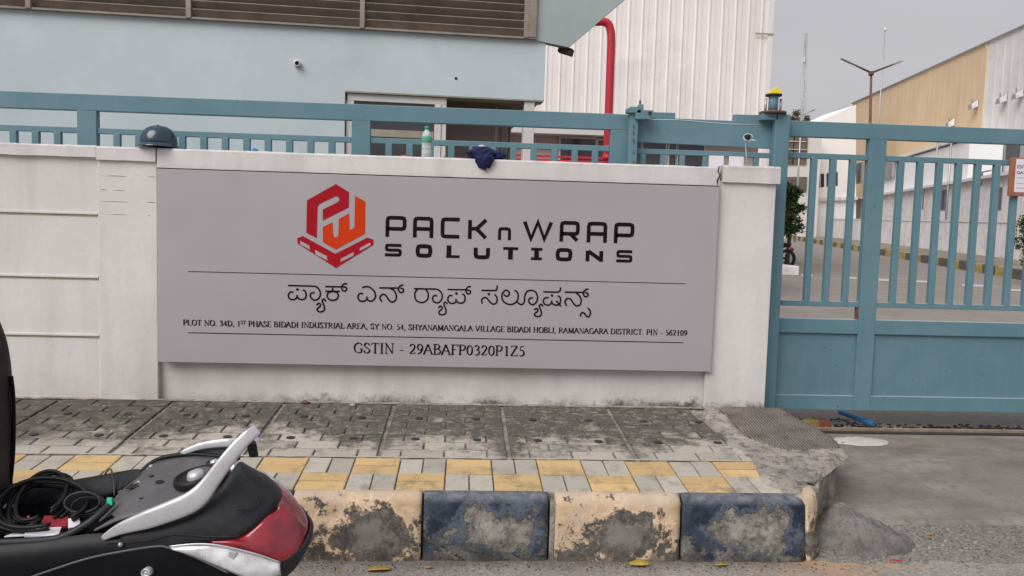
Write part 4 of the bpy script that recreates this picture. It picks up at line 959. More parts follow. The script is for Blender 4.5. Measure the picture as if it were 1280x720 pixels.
# ================================================================== WHITE CORRUGATED WAREHOUSE (centre)
WY = 16.0
def wp(px, py, Y=WY): return aty(px, py, Y)
wh = thing('corrugated_warehouse', 'tall white corrugated metal warehouse behind the gatehouse', 'building', (6, WY, .5))
xr = wp(957, 90).x; xl = wp(640, 90).x; ztop = 9.8; zbot = 3.35; nP = 19; pw = (xr-xl)/nP
def rib_panel(w_, z0, z1, d=.024):
    q = [0, w_*.44, w_*.50, w_*.58, w_*.64, w_]; dd = [0, 0, -d, -d, 0, 0]
    q2 = []; 
    return MB().grid([[Vector((x, y, z)) for x, y in zip(q, dd)] for z in (z0, z1)], False)
o = rib_panel(pw-.004, zbot, ztop).build('cladding_sheet', M['cream_clad'], wh, origin=(0, 0, 0)); o.location = (xl, WY, 0); par(o, wh); me = o.data
for i in range(1, nP): inst('cladding_sheet', me, (xl+pw*i, WY, 0), wh)
MB().box(xl-3, xr-.02, WY+.06, WY+14, .3, ztop).build('building_core', M['white_clad'], wh)
MB().box(xr-.02, xr+.12, WY-.07, WY+.1, zbot-.2, ztop).build('corner_flashing', M['cream_clad'], wh)
p = wp(950, 43); MB().box(xr-.36, xr+.14, WY-.09, WY-.071, p.z-.02, p.z+.02).build('flashing_joint', M['reveal'], wh)
# low annex in front with strip windows
AY = 10.0
an = thing('annex_building', 'low annex with pink wall and dark windows seen through the railing', 'building', (3, AY, .4))
zf0, zf1 = aty(700, 170, AY).z, aty(700, 158, AY).z
axl, axr = aty(640, 180, AY).x, aty(948, 180, AY).x
MB().box(axl-2, axr, AY, AY+.2, .3, zf0).build('front_wall', M['pink'], an)
MB().box(axl-2, axr, AY-.35, AY+4, zf0, zf1).build('white_fascia', M['white_paint'], an)
for i, (x0, x1, y0) in enumerate(((701, 744, 173), (748, 762, 176), (793, 801, 178), (804, 832, 178), (837, 845, 179), (848, 880, 180))):
    a_, b_ = aty(x0, y0, AY-.03), aty(x1, y0, AY-.03)
    wfm = MB().box(a_.x-.03, b_.x+.03, AY-.05, AY-.004, 1.6, a_.z+.04).build('window', M['upvc'], an)
    MB().box(a_.x, b_.x, AY-.06, AY-.051, 1.65, a_.z).build('window_pane', M['glass'], wfm)
for z_ in (aty(700, 196, AY-.4).z, aty(700, 201, AY-.4).z):
    MB().box(axl, aty(762, 196, AY).x, AY-.42, AY-.39, z_-.02, z_+.02).build('red_rail', M['redplastic'], an)
# red pipe
rp = thing('red_fire_pipe', 'fat red pipe bending over beside the white corrugated warehouse', 'pipe', (2.3, 9, .4))
PY = 8.0
pts = [aty(728, 24, PY)+Vector((-.6, -.02, -.02)), aty(742, 27, PY), aty(752, 27, PY), aty(760, 30, PY), aty(763.5, 40, PY), aty(764, 55, PY)]
a_ = pts[-1]
path = smooth_path(pts, 5)+[Vector((a_.x, PY, 3.0)), Vector((a_.x, PY, .3))]
MB().tube(path, .070, 16).build('pipe', M['redpipe'], rp)
for z_ in (2.9,): MB().lathe([(.070, -.05), (.078, -.05), (.078, .05), (.070, .05)], (a_.x, PY, z_), 16).build('pipe_clamp', M['redpipe'], rp)

# ================================================================== RIGHT: YARD, COMPOUND WALL, WAREHOUSE
d0 = Vector((9.9, 40.6, 0)).normalized(); dn = Vector((d0.y, -d0.x, 0))     # along the far kerb; dn points away to the right
K0 = ati(1280, 351); K0 = Vector((K0.x, K0.y, 0))
def kp(s_, off=0, z=0): p = K0+d0*s_+dn*off; return Vector((p.x, p.y, inner(p.y)+z))
fk = tag(thing('far_kerb', None, None), kind='structure')
L_ = 1.05
for i in range(-9, 62):
    s0 = i*L_; a_, b_ = kp(s0+.01), kp(s0+L_-.02)
    mb = MB(); up = Vector((0, 0, .30+random.uniform(-.02, .02)))
    mb.add([a_, b_, b_+dn*.22, a_+dn*.22, a_+up, b_+up, b_+dn*.22+up, a_+dn*.22+up], [(0, 1, 5, 4), (1, 2, 6, 5), (2, 3, 7, 6), (3, 0, 4, 7), (4, 5, 6, 7)])
    mb.build('kerb_stone', M['kyel'] if i % 2 else M['kblk'], fk)
struct('verge', MB().grid([[kp(s_, .22, .22), kp(s_, 5.5, .26)] for s_ in (-12, 0, 20, 40, 66)], False), M['earth'])
cw = thing('compound_wall', 'long pale stained compound wall beyond the far kerb', 'wall', kp(10, 3.6))
WO = 3.7
for i in range(-5, 26):
    s0 = i*2.4; a_, b_ = kp(s0, WO), kp(s0+2.36, WO); za = kp(s0, WO).z
    h = 1.72+.0*i
    mb = MB().add([a_, b_, b_+dn*.12, a_+dn*.12]+[v+Vector((0, 0, h)) for v in (a_, b_, b_+dn*.12, a_+dn*.12)], [(0, 1, 5, 4), (1, 2, 6, 5), (2, 3, 7, 6), (3, 0, 4, 7), (4, 5, 6, 7)])
    mb.build('wall_panel', M['old_white'], cw)
    mb = MB().add([v+dn*(-.04 if k_ < 2 else .16)+Vector((0, 0, h-.0)) for k_, v in enumerate((a_, b_, b_, a_))]+[v+dn*(-.04 if k_ < 2 else .16)+Vector((0, 0, h+.07)) for k_, v in enumerate((a_, b_, b_, a_))], [(0, 1, 5, 4), (1, 2, 6, 5), (2, 3, 7, 6), (3, 0, 4, 7), (4, 5, 6, 7), (0, 3, 2, 1)])
    mb.build('wall_coping', M['old_white'], cw)
cbp = [kp(s_, WO-.06, .12+.06*math.sin(s_*.9)) for s_ in range(-8, 60)]
o = MB().tube(cbp, .03, 5).build('blue_hose', M['bluepvc']); tag(o, 'thin blue hose running along the foot of the compound wall', 'hose')
# warehouse plane
HO = 9.0; h0 = K0+dn*HO
def hp_(px, py, back=0): return at(px, py, h0+dn*back, dn)
def hs(px, py, back=0): p = hp_(px, py, back); return (p-h0).dot(d0), p.z
def hpt(s_, z, off=0): p = h0+d0*s_+dn*off; return Vector((p.x, p.y, z))
rwh = thing('gabled_warehouse', 'long warehouse clad in white and beige sheet with sloping roof line', 'building', hpt(10, .5))
sA, zA = hs(1003, 158); sB, zB = hs(1280, 33)
def ztop_(s_): return zB+(zA-zB)*(s_-sB)/(sA-sB)
bE = [hs(1003, 200)[0], hs(1063, 180)[0], hs(1229, 140)[0], hs(1280, 120)[0]-9]
def clad(s0, s1, m, name, w_=1.0, z0=1.0, off=0, d=.05, nrib=2):
    n = max(1, round(abs(s1-s0)/w_)); st = (s1-s0)/n
    for i in range(n):
        a_, b_ = s0+st*i, s0+st*(i+1); row0, row1 = [], []
        for k_ in range(nrib):
            for t_, dd in ((0, 0), (.60, 0), (.68, -d), (.86, -d), (.94, 0)):
                t2 = (k_+t_)/nrib; s_ = a_+(b_-a_)*t2; row0.append(hpt(s_, z0, off+dd)); row1.append(hpt(s_, ztop_(s_), off+dd))
        s_ = b_-(b_-a_)*.006; row0.append(hpt(s_, z0, off)); row1.append(hpt(s_, ztop_(s_), off))
        MB().grid([row0, row1], False).build(name, m, rwh)
clad(bE[2], bE[1], M['beige_clad'], 'beige_sheet', 1.1, nrib=1, d=.009)
clad(bE[3], bE[2], M['white_clad'], 'white_sheet', 1.1, nrib=1, d=.02)
MB().prism([hpt(bE[2]-.12, 1, -.07), hpt(bE[2]+.18, 1, -.07), hpt(bE[2]+.18, ztop_(bE[2]), -.07), hpt(bE[2]-.12, ztop_(bE[2]), -.07)], dn*.06).build('corner_trim', M['beige_clad'], rwh)
MB().prism([hpt(bE[3], .3, .1), hpt(bE[1], .3, .1), hpt(bE[1], ztop_(bE[1])-.05, .1), hpt(bE[3], ztop_(bE[3])-.05, .1)], dn*14).build('building_core', M['white_clad'], rwh)
MB().tube([hpt(bE[3], ztop_(bE[3])+.02, -.1), hpt(bE[1], ztop_(bE[1])+.02, -.1)], .07, 6).build('verge_trim', M['steel'], rwh)
# wall lights
for i, (x, y) in enumerate(((1215, 132), (1250, 125), (1270, 119), (1186, 155))):
    p = hp_(x, y, -.3); sc_ = (p-CAM).length/1000
    f_ = MB(); f_.add([p+dn*.25+d0*a+Vector((0, 0, z)) for a, z in ((-6*sc_, -2*sc_), (6*sc_, -2*sc_), (4*sc_, 6*sc_), (-4*sc_, 6*sc_))]+[p-dn*.12+d0*a+Vector((0, 0, z)) for a, z in ((-6*sc_, -4*sc_), (6*sc_, -4*sc_), (4*sc_, 1*sc_), (-4*sc_, 1*sc_))], [(0, 1, 2, 3), (4, 5, 6, 7), (0, 1, 5, 4), (2, 3, 7, 6), (0, 3, 7, 4), (1, 2, 6, 5)])
    fl = f_.build('wall_light', M['steel'], rwh)
    MB().box(p.x-.03, p.x+.03, p.y-.03, p.y+.03, p.z+.1, p.z+.42).build('light_bracket', M['steel'], fl)
# lean-to along its foot with canopy and windows
lt = thing('lean_to_shed', 'low white lean-to with canopy and small windows along the warehouse foot', 'building', hpt(8, .5, -3))
LO = -2.2
def lp_(px, py, back=0): return at(px, py, h0+dn*(LO+back), dn)
def lps(px, py, back=0): p = lp_(px, py, back); return (p-h0).dot(d0), p.z
def lbox(px0, px1, pyt, pyb, name, m, parent=lt, d0_=-.04, d1_=.1, zt=None, zb=None):
    a_ = lps(px0, pyt); b_ = lps(px1, pyt); c_ = lps((px0+px1)/2, pyt)[1]; e_ = lps((px0+px1)/2, pyb)[1]
    zt = c_ if zt is None else zt; zb = e_ if zb is None else zb
    return MB().prism([hpt(a_[0], zb, LO+d0_), hpt(b_[0], zb, LO+d0_), hpt(b_[0], zt, LO+d0_), hpt(a_[0], zt, LO+d0_)], dn*(d1_-d0_)).build(name, m, parent)
ze = lps(1150, 237)[1]
lbox(1000, 1330, 240, 270, 'shed_wall', M['old_white'], d0_=0, d1_=.15, zt=ze, zb=.8)
lbox(1000, 1330, 237, 243, 'canopy', M['white_paint'], d0_=-.35, d1_=.2, zt=ze+.14, zb=ze-.02)
lbox(1098, 1206, 200, 235, 'upper_wall', M['fwhite'], d0_=.2, d1_=2.0, zt=lps(1150, 192)[1], zb=ze+.1)
lbox(1098, 1206, 186, 192, 'upper_eave', M['cream_clad'], d0_=.0, d1_=2.0, zt=lps(1150, 190)[1]+.18, zb=lps(1150, 190)[1])
for (x0, x1, y0, y1, nm) in ((1104, 1116, 198, 222, 0), (1070, 1077, 205, 228, 0), (1176, 1184, 238, 262, 0), (1243, 1253, 235, 262, 0), (1260, 1277, 175, 200, 0)):
    w_ = lbox(x0-1, x1+1, y0-1, y1+1, 'window', M['steel'], d0_=-.02 if y0 > 230 else -.05, d1_=.15)
    lbox(x0, x1, y0, y1, 'window_pane', M['glass'], w_, d0_=-.03 if y0 > 230 else -.06, d1_=-.022 if y0 > 230 else -.052)
for x in (1172, 1189):
    a_ = lps(x, 180, -.3); MB().tube([hpt(a_[0], .8, LO-.3), hpt(a_[0], lps(x, 172)[1], LO-.3)], .06, 8).build('down_pipe', M['steel'], lt)
for (x, y0, y1) in ((1155, 235, 262), (1228, 215, 232)):
    a_ = lps(x, y0, -.3); b_ = lps(x, y1, -.3); c_ = lps(x+11, y0, -.3)
    MB().tube([hpt(a_[0], b_[1], LO-.3), hpt(a_[0], a_[1], LO-.3), hpt(c_[0], a_[1], LO-.3)], .05, 6).build('vent_pipe', M['steel'], lt)
# white block at the far end with ribbon window
wb = thing('white_factory_block', 'plain white factory block with a dark ribbon window', 'building', hpt(30, .5, 2))
def wq(px, py): return aty(px, py, 62)
def wpoly(pts, name, m, parent, dd=-.01, th=.05):
    q = [wq(x, y)+Vector((0, dd, 0)) for x, y in pts]
    return MB().prism(q, (0, th, 0)).build(name, m, parent)
wpoly([(1006, 160), (1070, 131), (1070, 300), (1006, 300)], 'facade', M['fwhite'], wb, 0, 6)
wpoly([(1006, 248), (1070, 246), (1070, 250), (1006, 252)], 'ledge', M['old_white'], wb, -.3, .25)
for (x0, x1) in ((1016, 1030), (1033, 1047)):
    w_ = wpoly([(x0, 217+(1047-x0)*.12-2), (x1, 217+(1047-x1)*.12-2), (x1, 232+(1047-x1)*.10), (x0, 232+(1047-x0)*.10)], 'ribbon_window', M['glass'], wb, -.03, .03)
    for k_ in (.33, .66):
        xm = x0+(x1-x0)*k_; wpoly([(xm-.4, 216+(1047-xm)*.12-2), (xm+.4, 216+(1047-xm)*.12-2), (xm+.4, 232+(1047-xm)*.1), (xm-.4, 232+(1047-xm)*.1)], 'mullion', M['upvc'], w_, -.06, .025)
# brown glass office far left of the yard
ob = thing('glass_office', 'far office with brown curtain wall glazing above white bands', 'building', aty(995, 290, 60))
OY = 60
def ow(x0, x1, y0, y1, name, m, d=0, th=.4, parent=ob):
    a_, b_ = aty(x0, y0, OY-d), aty(x1, y1, OY-d); return MB().box(min(a_.x, b_.x), max(a_.x, b_.x), OY-d, OY-d+th, min(a_.z, b_.z), max(a_.z, b_.z)).build(name, m, parent)
ow(950, 1020, 163, 300, 'office_wall', M['white_paint'], 0, 8)
M['brownglass'] = m_glass('brown_tinted_glass', (.10, .085, .065), .3)
for (y0, y1) in ((166, 206), (221, 240)):
    for (x0, x1) in ((966, 974), (975, 983), (984, 991.5), (992.5, 1000), (1001, 1008)):
        ow(x0, x1, y0, y1, 'glass_panel', M['brownglass'], .1, .09)
for y_ in (176, 186, 196): ow(966, 1008, y_, y_+.8, 'transom', M['white_paint'], .2, .09)
# street lamp, masts, tower
def px_pole(name, label, cat, base, Y, pts, r_, m, grp=None):
    t = thing(name, label, cat, base, grp); return t
SLY = 26.0
b_ = aty(1086, 300, SLY); base_ = Vector((b_.x, SLY, inner(SLY)))
sl_ = thing('street_lamp', 'tall street lamp with two bare raised arms against the sky', 'street lamp', base_)
tp = aty(1089, 91, SLY)
MB().tube([base_, Vector((tp.x, SLY, tp.z))], [.085, .045], 10).build('pole', M['rusty'], sl_)
MB().lathe([(.06, -.1), (.10, -.1), (.10, .06), (.0001, .08)], tp, 10).build('pole_collar', M['rusty'], sl_)
for x, y in ((1053, 74), (1126, 77)):
    e = aty(x, y, SLY); m_ = tp.lerp(e, .35)
    MB().tube([tp, e], [.045, .03], 8).build('arm', M['rusty'], sl_)
    MB().obox(e.lerp(tp, .12), (e-tp).normalized()*.22, (0, .07, 0), (0, 0, .02)).build('lamp_head', M['steel'], sl_)
t2 = thing('street_lamp', 'distant lamp arm poking up over the gate beside the tree tops', 'street lamp', aty(1000, 290, 50))
a_, e = aty(1002, 143, 50), aty(1019, 137, 50); MB().tube([Vector((a_.x, 50, inner(50))), a_], .07, 6).build('pole', M['steel'], t2); MB().tube([a_, e], .05, 6).build('arm', M['steel'], t2)
mk = thing('whip_mast', 'very thin pale mast standing behind the beige warehouse', 'mast', aty(1104, 290, 45))
a_ = aty(1106.5, 37, 45); MB().tube([Vector((a_.x-.1, 45, inner(45))), Vector((a_.x-.05, 45, a_.z*.55)), a_], [.07, .05, .025], 6).build('mast', M['steel'], mk)
lump('mast_tip', a_, .10, .1, .12, M['mirror'], .1, 3, mk, 0, 8)
tw = thing('radio_tower', 'slender lattice radio tower far off above the gate', 'tower', aty(1001, 290, 90))
TY = 90
for dx in (-1, 1):
    for dy in (-.4, .4):
        a_ = aty(1000+dx*3.2, 250, TY); b_ = aty(1007.5+dx*.9, 42, TY); MB().tube([a_+Vector((0, dy, 0)), b_+Vector((0, dy*.4, 0))], .035, 5).build('leg', M['steel'], tw)
br = MB()
for i in range(12):
    t_ = i/12; u_ = (i+1)/12; f_ = lambda t, dx: aty(1000+7.5*t+dx*(3.2-2.3*t), 250-208*t, TY)
    a_, b_ = (-1, 1) if i % 2 else (1, -1); br.tube([f_(t_, a_), f_(u_, b_)], .018, 4)
br.build('lattice_bracing', M['steel'], tw)
c = aty(1004, 75, TY); MB().box(c.x-.12, c.x+.12, TY-.3, TY, c.z-.3, c.z+.3).build('antenna_box', M['mirror'], tw)

# trees
def tree(name, label, base, H, crown, m, nl=2600, leaf=.09, seed=0, cat='tree', group=None):
    rnd = random.Random(seed); t = thing(name, label, cat, base, group); base = Vector(base)
    top = base+Vector((0, 0, H*.8)); MB().tube([base, base+Vector((.02*H, 0, H*.4)), top], [.045*H**.7, .03*H**.7, .01], 8).build('trunk', M['wood'], t)
    br = MB(); cl = []
    for (ox, oz, r_) in crown:
        for _ in range(max(5, int(nl/260))):
            d = Vector((rnd.gauss(0, 1), rnd.gauss(0, 1), rnd.gauss(0, 1))).normalized()*rnd.uniform(.25, 1)*r_
            cl.append((base+Vector((ox, 0, oz))+d, r_*rnd.uniform(.16, .34)))
    for c, r_ in cl[::3]: br.tube([base+Vector((0, 0, H*.45)), base.lerp(c, .7)+Vector((0, 0, .1)), c], [.02*H**.6, .012, .004], 4)
    br.build('limb', M['wood'], t)
    vs, fs = [], []; per = max(8, nl//len(cl))
    for c, r_ in cl:
        for _ in range(per):
            p = c+Vector((rnd.gauss(0, .55), rnd.gauss(0, .55), rnd.gauss(0, .5)))*r_*1.2
            a = Vector((rnd.gauss(0, 1), rnd.gauss(0, 1), rnd.gauss(0, .6))).normalized(); b = a.cross(Vector((rnd.gauss(0, 1), rnd.gauss(0, 1), rnd.gauss(0, 1)))).normalized()
            s_ = leaf*rnd.uniform(.6, 1.3); o_ = len(vs); vs += [p-a*s_, p+b*s_*.45, p+a*s_, p-b*s_*.45]; fs.append((o_, o_+1, o_+2, o_+3))
    mb = MB(); mb.add(vs, fs); me = bpy.data.meshes.new('crown'); me.from_pydata([tuple(v) for v in vs], [], fs); me.materials.append(m)
    o = bpy.data.objects.new('crown', me); col.objects.link(o); par(o, t); o['kind'] = 'stuff'; return t
TT = 22.0; b_ = aty(984, 318, TT); zb_ = inner(TT)
s_ = (TT+5.5)/1000
bt_ = aty(985, 300, TT)
tree('roadside_tree', 'dark narrow leafy tree standing just right of the gate post', (bt_.x, TT, zb_), 2.9, [(0, 1.4, .5), (.0, 2.0, .55), (-.05, 2.5, .42)], M['leaf_dark'], 5200, .065, 3)
TB = 15.0; bt_ = aty(1294, 300, TB)
tree('yard_shrub', 'dense green shrub at the right edge behind the gate bars', (bt_.x, TB, inner(TB)), 2.3, [(0, 1.2, .5), (0, 1.7, .42), (.1, .9, .4)], M['leaf_dark'], 7000, .045, 5, 'shrub')
TF = 75.0
for i, (x, y, r_) in enumerate(((990, 151, 1.0), (1002, 152, 1.0), (1012, 158, .8), (981, 150, 1.0))):
    p = aty(x, y, TF)
    tree('distant_tree', ['tallest of the far olive tree tops over the gate rail', 'middle far tree top left of the white factory block', 'lowest far tree top touching the white factory roof', 'far tree top directly behind the roller post'][i], (p.x, TF, inner(70)), p.z-inner(70)+1, [(0, p.z-inner(70), r_), (.6, p.z-inner(70)-1.2, r_)], M['leaf_far'], 1500, .13, 20+i, 'tree', 'far tree tops over the gate')
# white island kerb, dashes, parked motorcycle
isl = MB(); a_, b_ = ati(975, 343), ati(998, 343); isl.box(a_.x-1.2, b_.x-.1, a_.y-.1, a_.y+1.0, a_.z-.1, a_.z+.26)
tag(isl.build('kerb_block', M['old_white'], bevel=.04), 'whitewashed concrete kerb block beside the yard road', 'kerb block')
MB_ = MB().grid([[ati(970, 346), ati(1004, 345)], [ati(970, 340), ati(1000, 338)]], False)
dsh = tag(thing('road_marking', None, None), kind='structure')
for (x, y, w_) in ((1062, 347.5, 17), (1104, 350, 24), (1152, 352, 26), (1216, 357, 28), (1272, 363, 26), (1008, 344, 14)):
    q = [ati(x-w_/2, y-1.2), ati(x+w_/2, y-1.2+w_*.03), ati(x+w_/2+1, y+1.3+w_*.03), ati(x-w_/2+1, y+1.3)]
    MB().add([v+Vector((0, 0, .012)) for v in q], [(0, 1, 2, 3)]).build('dash', M['dash'], dsh)
TM = 20.0; c = aty(983, 322, TM); c.z = inner(TM); mc = thing('parked_motorcycle', 'dark motorcycle parked under the narrow tree behind the gate', 'motorcycle', c)
for dx, nm in ((-1.15, 'wheel'), (.0, 'wheel')):
    MB().lathe([(.22, -.05), (.30, -.045), (.31, 0), (.30, .045), (.22, .05), (.22, -.05)], c+Vector((dx, 0, .31)), 22, ax=(0, 1, 0)).build(nm, M['tyre'], mc)
MB().tube(smooth_path([c+Vector(v) for v in ((.12, 0, .78), (-.25, 0, .74), (-.6, 0, .78), (-.85, 0, .86))]), [.05, .06, .07, .08, .09, .09, .09, .09, .1, .11, .12, .12, .12, .12, .13, .13, .12, .10, .08], 10, 1.1).build('seat', M['seat'], mc)
MB().obox(c+Vector((-.5, 0, .45)), (.26, 0, 0), (0, .12, 0), (0, 0, .18)).build('engine', M['dark'], mc, bevel=.03)
MB().tube([c+Vector((-1.15, 0, .31)), c+Vector((-.95, 0, .95))], .03, 8).build('fork', M['steel'], mc)
MB().tube([c+Vector((-.92, -.3, 1.02)), c+Vector((-.95, 0, .97)), c+Vector((-.92, .3, 1.02))], .02, 8).build('handlebar', M['dark'], mc)
MB().tube([c+Vector((.0, 0, .31)), c+Vector((-.45, .0, .4))], .03, 8).build('swing_arm', M['dark'], mc)
MB().obox(c+Vector((.16, 0, .62)), (.05, 0, -.04), (0, .06, 0), (.03, 0, .04)).build('tail_lamp', M['redlens'], mc, bevel=.01)

# ================================================================== DEBRIS UNDER THE GATE, LEAVES
def gpt(px, py, z): p = atz(px, py, z); return p
rng = random.Random(11)
def chips(name, label, spots, m, n, s0, s1, cat='rubble'):
    vs = MB()
    for _ in range(n):
        x0, x1, y0, y1, zf = spots[rng.randrange(len(spots))]; x = rng.uniform(x0, x1); y = rng.uniform(y0, y1); s_ = rng.uniform(s0, s1)
        q = [Vector((rng.uniform(.6, 1)*sx*s_, rng.uniform(.6, 1)*sy*s_, rng.uniform(.4, .8)*sz*s_)) for sz in (-1, 1) for sy in (-1, 1) for sx in (-1, 1)]
        rm = Matrix.Rotation(rng.uniform(0, 6), 3, 'Z'); q = [rm @ v+Vector((x, y, zf(y)+s_*.3)) for v in q]
        vs.add(q, [(0, 2, 3, 1), (4, 5, 7, 6), (0, 1, 5, 4), (2, 6, 7, 3), (0, 4, 6, 2), (1, 3, 7, 5)])
    return tag(vs.build(name, m), label, cat, None, 'stuff')
fz = lambda y: .222
chips('rubble', 'loose pale rubble and grit lying under the gate', [(2.4, 3.6, .32, .60, fz), (2.4, 4.9, .32, .8, fz), (2.4, 2.9, .0, .2, lambda y: .2)], M['stone'], 700, .003, .012)
chips('tar_crumbs', 'black tar crumbs scattered behind the gate track', [(2.6, 4.6, .34, .50, fz), (2.6, 3.2, .36, .66, fz), (3.7, 4.3, .33, .42, fz)], M['tar'], 520, .004, .014)
chips('broken_stones', 'small broken stones round the foot of the cement heap', [(1.95, 2.7, -1.72, -1.55, lambda y: .008), (2.3, 2.9, -1.5, -1.1, lambda y: rz(y)+.012)], M['stone'], 160, .003, .010)
chips('road_grit', 'fine loose grit on the road and drive', [(1.4, 3.6, -2.3, -1.2, lambda y: rz(y)+.004), (-.9, 2.2, -1.75, -1.62, lambda y: .008)], M['stone'], 900, .0015, .0045)
chips('dark_grit', 'fine dark grit on the asphalt at the foot of the kerb', [(1.9, 3.8, -1.6, -1.2, lambda y: .01+max(0, (y+1.64))*.11), (-.9, 1.9, -1.72, -1.62, lambda y: .008)], M['dgrit'], 420, .0015, .004)
for i, (px, py, L_, W_, m, lab) in enumerate(((1008, 531, .10, .05, 'kyel', 'yellow painted brick half under the gate'), (1030, 529, .05, .04, 'brick', 'dark red brick end beside the yellow brick'), (995, 522, .07, .03, 'brick', 'broken reddish brick slab nearest the pillar foot'))):
    p = aty(px, py, .36); o = MB().obox((p.x, .40, .25), (L_, .01, 0), (-.01, W_, 0), (0, 0, .028)).build('loose_brick', M[m], bevel=.006); tag(o, lab, 'brick', 'loose bricks under the gate')
a_, b_ = aty(1050, 515, .62), aty(1092, 530, .36)
o = MB().tube([a_+Vector((0, 0, 0)), b_+Vector((0, 0, .0))], .02, 12).build('blue_pipe', M['bluepvc']); tag(o, 'blue plastic pipe poking out from under the gate', 'pipe')
# pale cement dab in front of the track
cx_, cy_ = atz(1070, 550, .2).x, .08
rows = []
for i in range(9):
    t_ = i/8; rows.append([Vector((cx_+math.cos(a)*.235*t_*(1+.15*noise.noise(Vector((math.cos(a)*2, math.sin(a)*2, 0)))), cy_-.02+math.sin(a)*.11*t_*(1+.3*noise.noise(Vector((math.cos(a)*3, math.sin(a)*3, 5)))), .198+.022*(1-t_**4)+.003*noise.noise(Vector((t_*20, a*9, 0))))) for a in [k_*math.pi/20 for k_ in range(40)]])
tag(MB().grid(rows, True, True).build('cement_dab', M['whitecem']), kind='structure')
def dead_leaf(px, py, L_, ang, label, Z=.014, m='leafyel', tilt_=0):
    p = atz(px, py, Z); rows = []
    for i in range(7):
        t_ = i/6; w_ = math.sin(math.pi*min(1, t_*.93+.05))**.8*L_*.20; x = (t_-.5)*L_
        rows.append([Matrix.Rotation(ang, 3, 'Z') @ Matrix.Rotation(tilt_, 3, 'X') @ Vector((x, y_, abs(y_)*.2+.04*L_*math.sin(t_*3))) + Vector((p.x, p.y, Z+abs(math.sin(tilt_))*L_*.3)) for y_ in (-w_, 0, w_)])
    o = MB().grid(rows).build('fallen_leaf', M[m], solid=.0012); tag(o, label, 'leaf', 'dead leaves on the road')
dead_leaf(474, 712, .12, .1, 'largest yellow dead leaf on road below the cream kerb stone')
dead_leaf(422, 714, .03, 1.3, 'small greenish leaf beside the scooter tail on road', tilt_=.6)
dead_leaf(537, 709, .04, .2, 'tiny yellow leaf at the foot of the kerb joint', )
dead_leaf(800, 707, .11, 0, 'long curled yellow leaf under middle cream kerb stone', tilt_=.3)
dead_leaf(902, 706, .07, .1, 'flat yellow leaf below the last navy kerb stone')
dead_leaf(955, 697, .075, 1.4, 'upright greenish leaf leaning at the kerb corner', tilt_=.9)
dead_leaf(1142, 688, .04, -.4, 'small yellow leaf in front of the cement heap')
dead_leaf(1163, 668, .05, .0, 'upper yellow leaf fragment on the coarse asphalt', .05)
dead_leaf(1165, 673, .045, -.9, 'lower yellow leaf fragment on the coarse asphalt', .045)
p = atz(1118, 701, .01); o = MB().tube([(p.x-.04, p.y, .012), (p.x, p.y+.004, .016), (p.x+.045, p.y-.006, .012)], .004, 6).build('red_strip', M['redplastic']); tag(o, 'thin red plastic strip lying on the road', 'litter')
p = atp(350+0, 504); p = atp(382, 504); o = lump('dry_leaf_clump', (p.x, p.y-.02, p.z+.01), .03, .02, .012, M['rusty'], .9, 9, None, 4, 8); tag(o, 'dry brown leaf clump on pavers at the wall foot', 'leaf')
p = atp(441, 506); o = lump('pink_scrap', (p.x, p.y-.02, p.z+.004), .02, .015, .006, M['pink'], .9, 9, None, 6, 8); tag(o, 'small pink paper scrap on pavers near the wall', 'scrap')
#SCOOTER
exec_scooter = True
def S(px, py, Y): return aty(px, py, Y)
YN, YF, YM = -3.0, -2.68, -2.84
rear = S(386, 652, YM)
sco = thing('motor_scooter', 'black motor scooter with raised seat, silver grab rail and red tail lamp', 'scooter', (-.9, YM, 0))
def spl(pts, k_=6): return smooth_path([S(*p) for p in pts], k_)
def loft(a, b, k_=8, bulge=0, bdir=None, nseg=8):
    A, B = spl(a, k_), spl(b, k_); n = min(len(A), len(B)); rows = []
    for j in range(nseg+1):
        t = j/nseg; rows.append([A[i].lerp(B[i], t)+(Vector(bdir) if bdir else Vector((.5, 0, 0)))*bulge*math.sin(math.pi*t) for i in range(n)])
    return rows
# side fairing: open-topped shell from under the seat to the tail
st = [(-330, 700, 0), (-200, 694, 0), (-80, 688, 0), (0, 681, 0), (60, 677, 0), (105, 668, 0), (150, 668, .0), (200, 668, .0), (245, 672, .006), (300, 690, .02)]
rows = []
for (px, py, ins) in st:
    p = S(px, py, YN); zt_ = p.z; yn, yf = YN+ins, YF-ins; hgt = zt_-.36
    tp_ = .30 if px > -250 else .30
    rows.append([Vector((p.x, yn+.012, zt_)), Vector((p.x, yn-.006, zt_-.015)), Vector((p.x, yn-.022, zt_-.06)), Vector((p.x, yn-.024, zt_-.12)), Vector((p.x, yn+.0, zt_-.20)), Vector((p.x, yn+.05, zt_-.27)),
                 Vector((p.x, yf-.05, zt_-.27)), Vector((p.x, yf+.0, zt_-.20)), Vector((p.x, yf+.022, zt_-.12)), Vector((p.x, yf+.02, zt_-.05)), Vector((p.x, yf-.012, zt_))])
mb = MB().grid(rows); mb.build('side_fairing', M['sblack'], sco, sub=1)
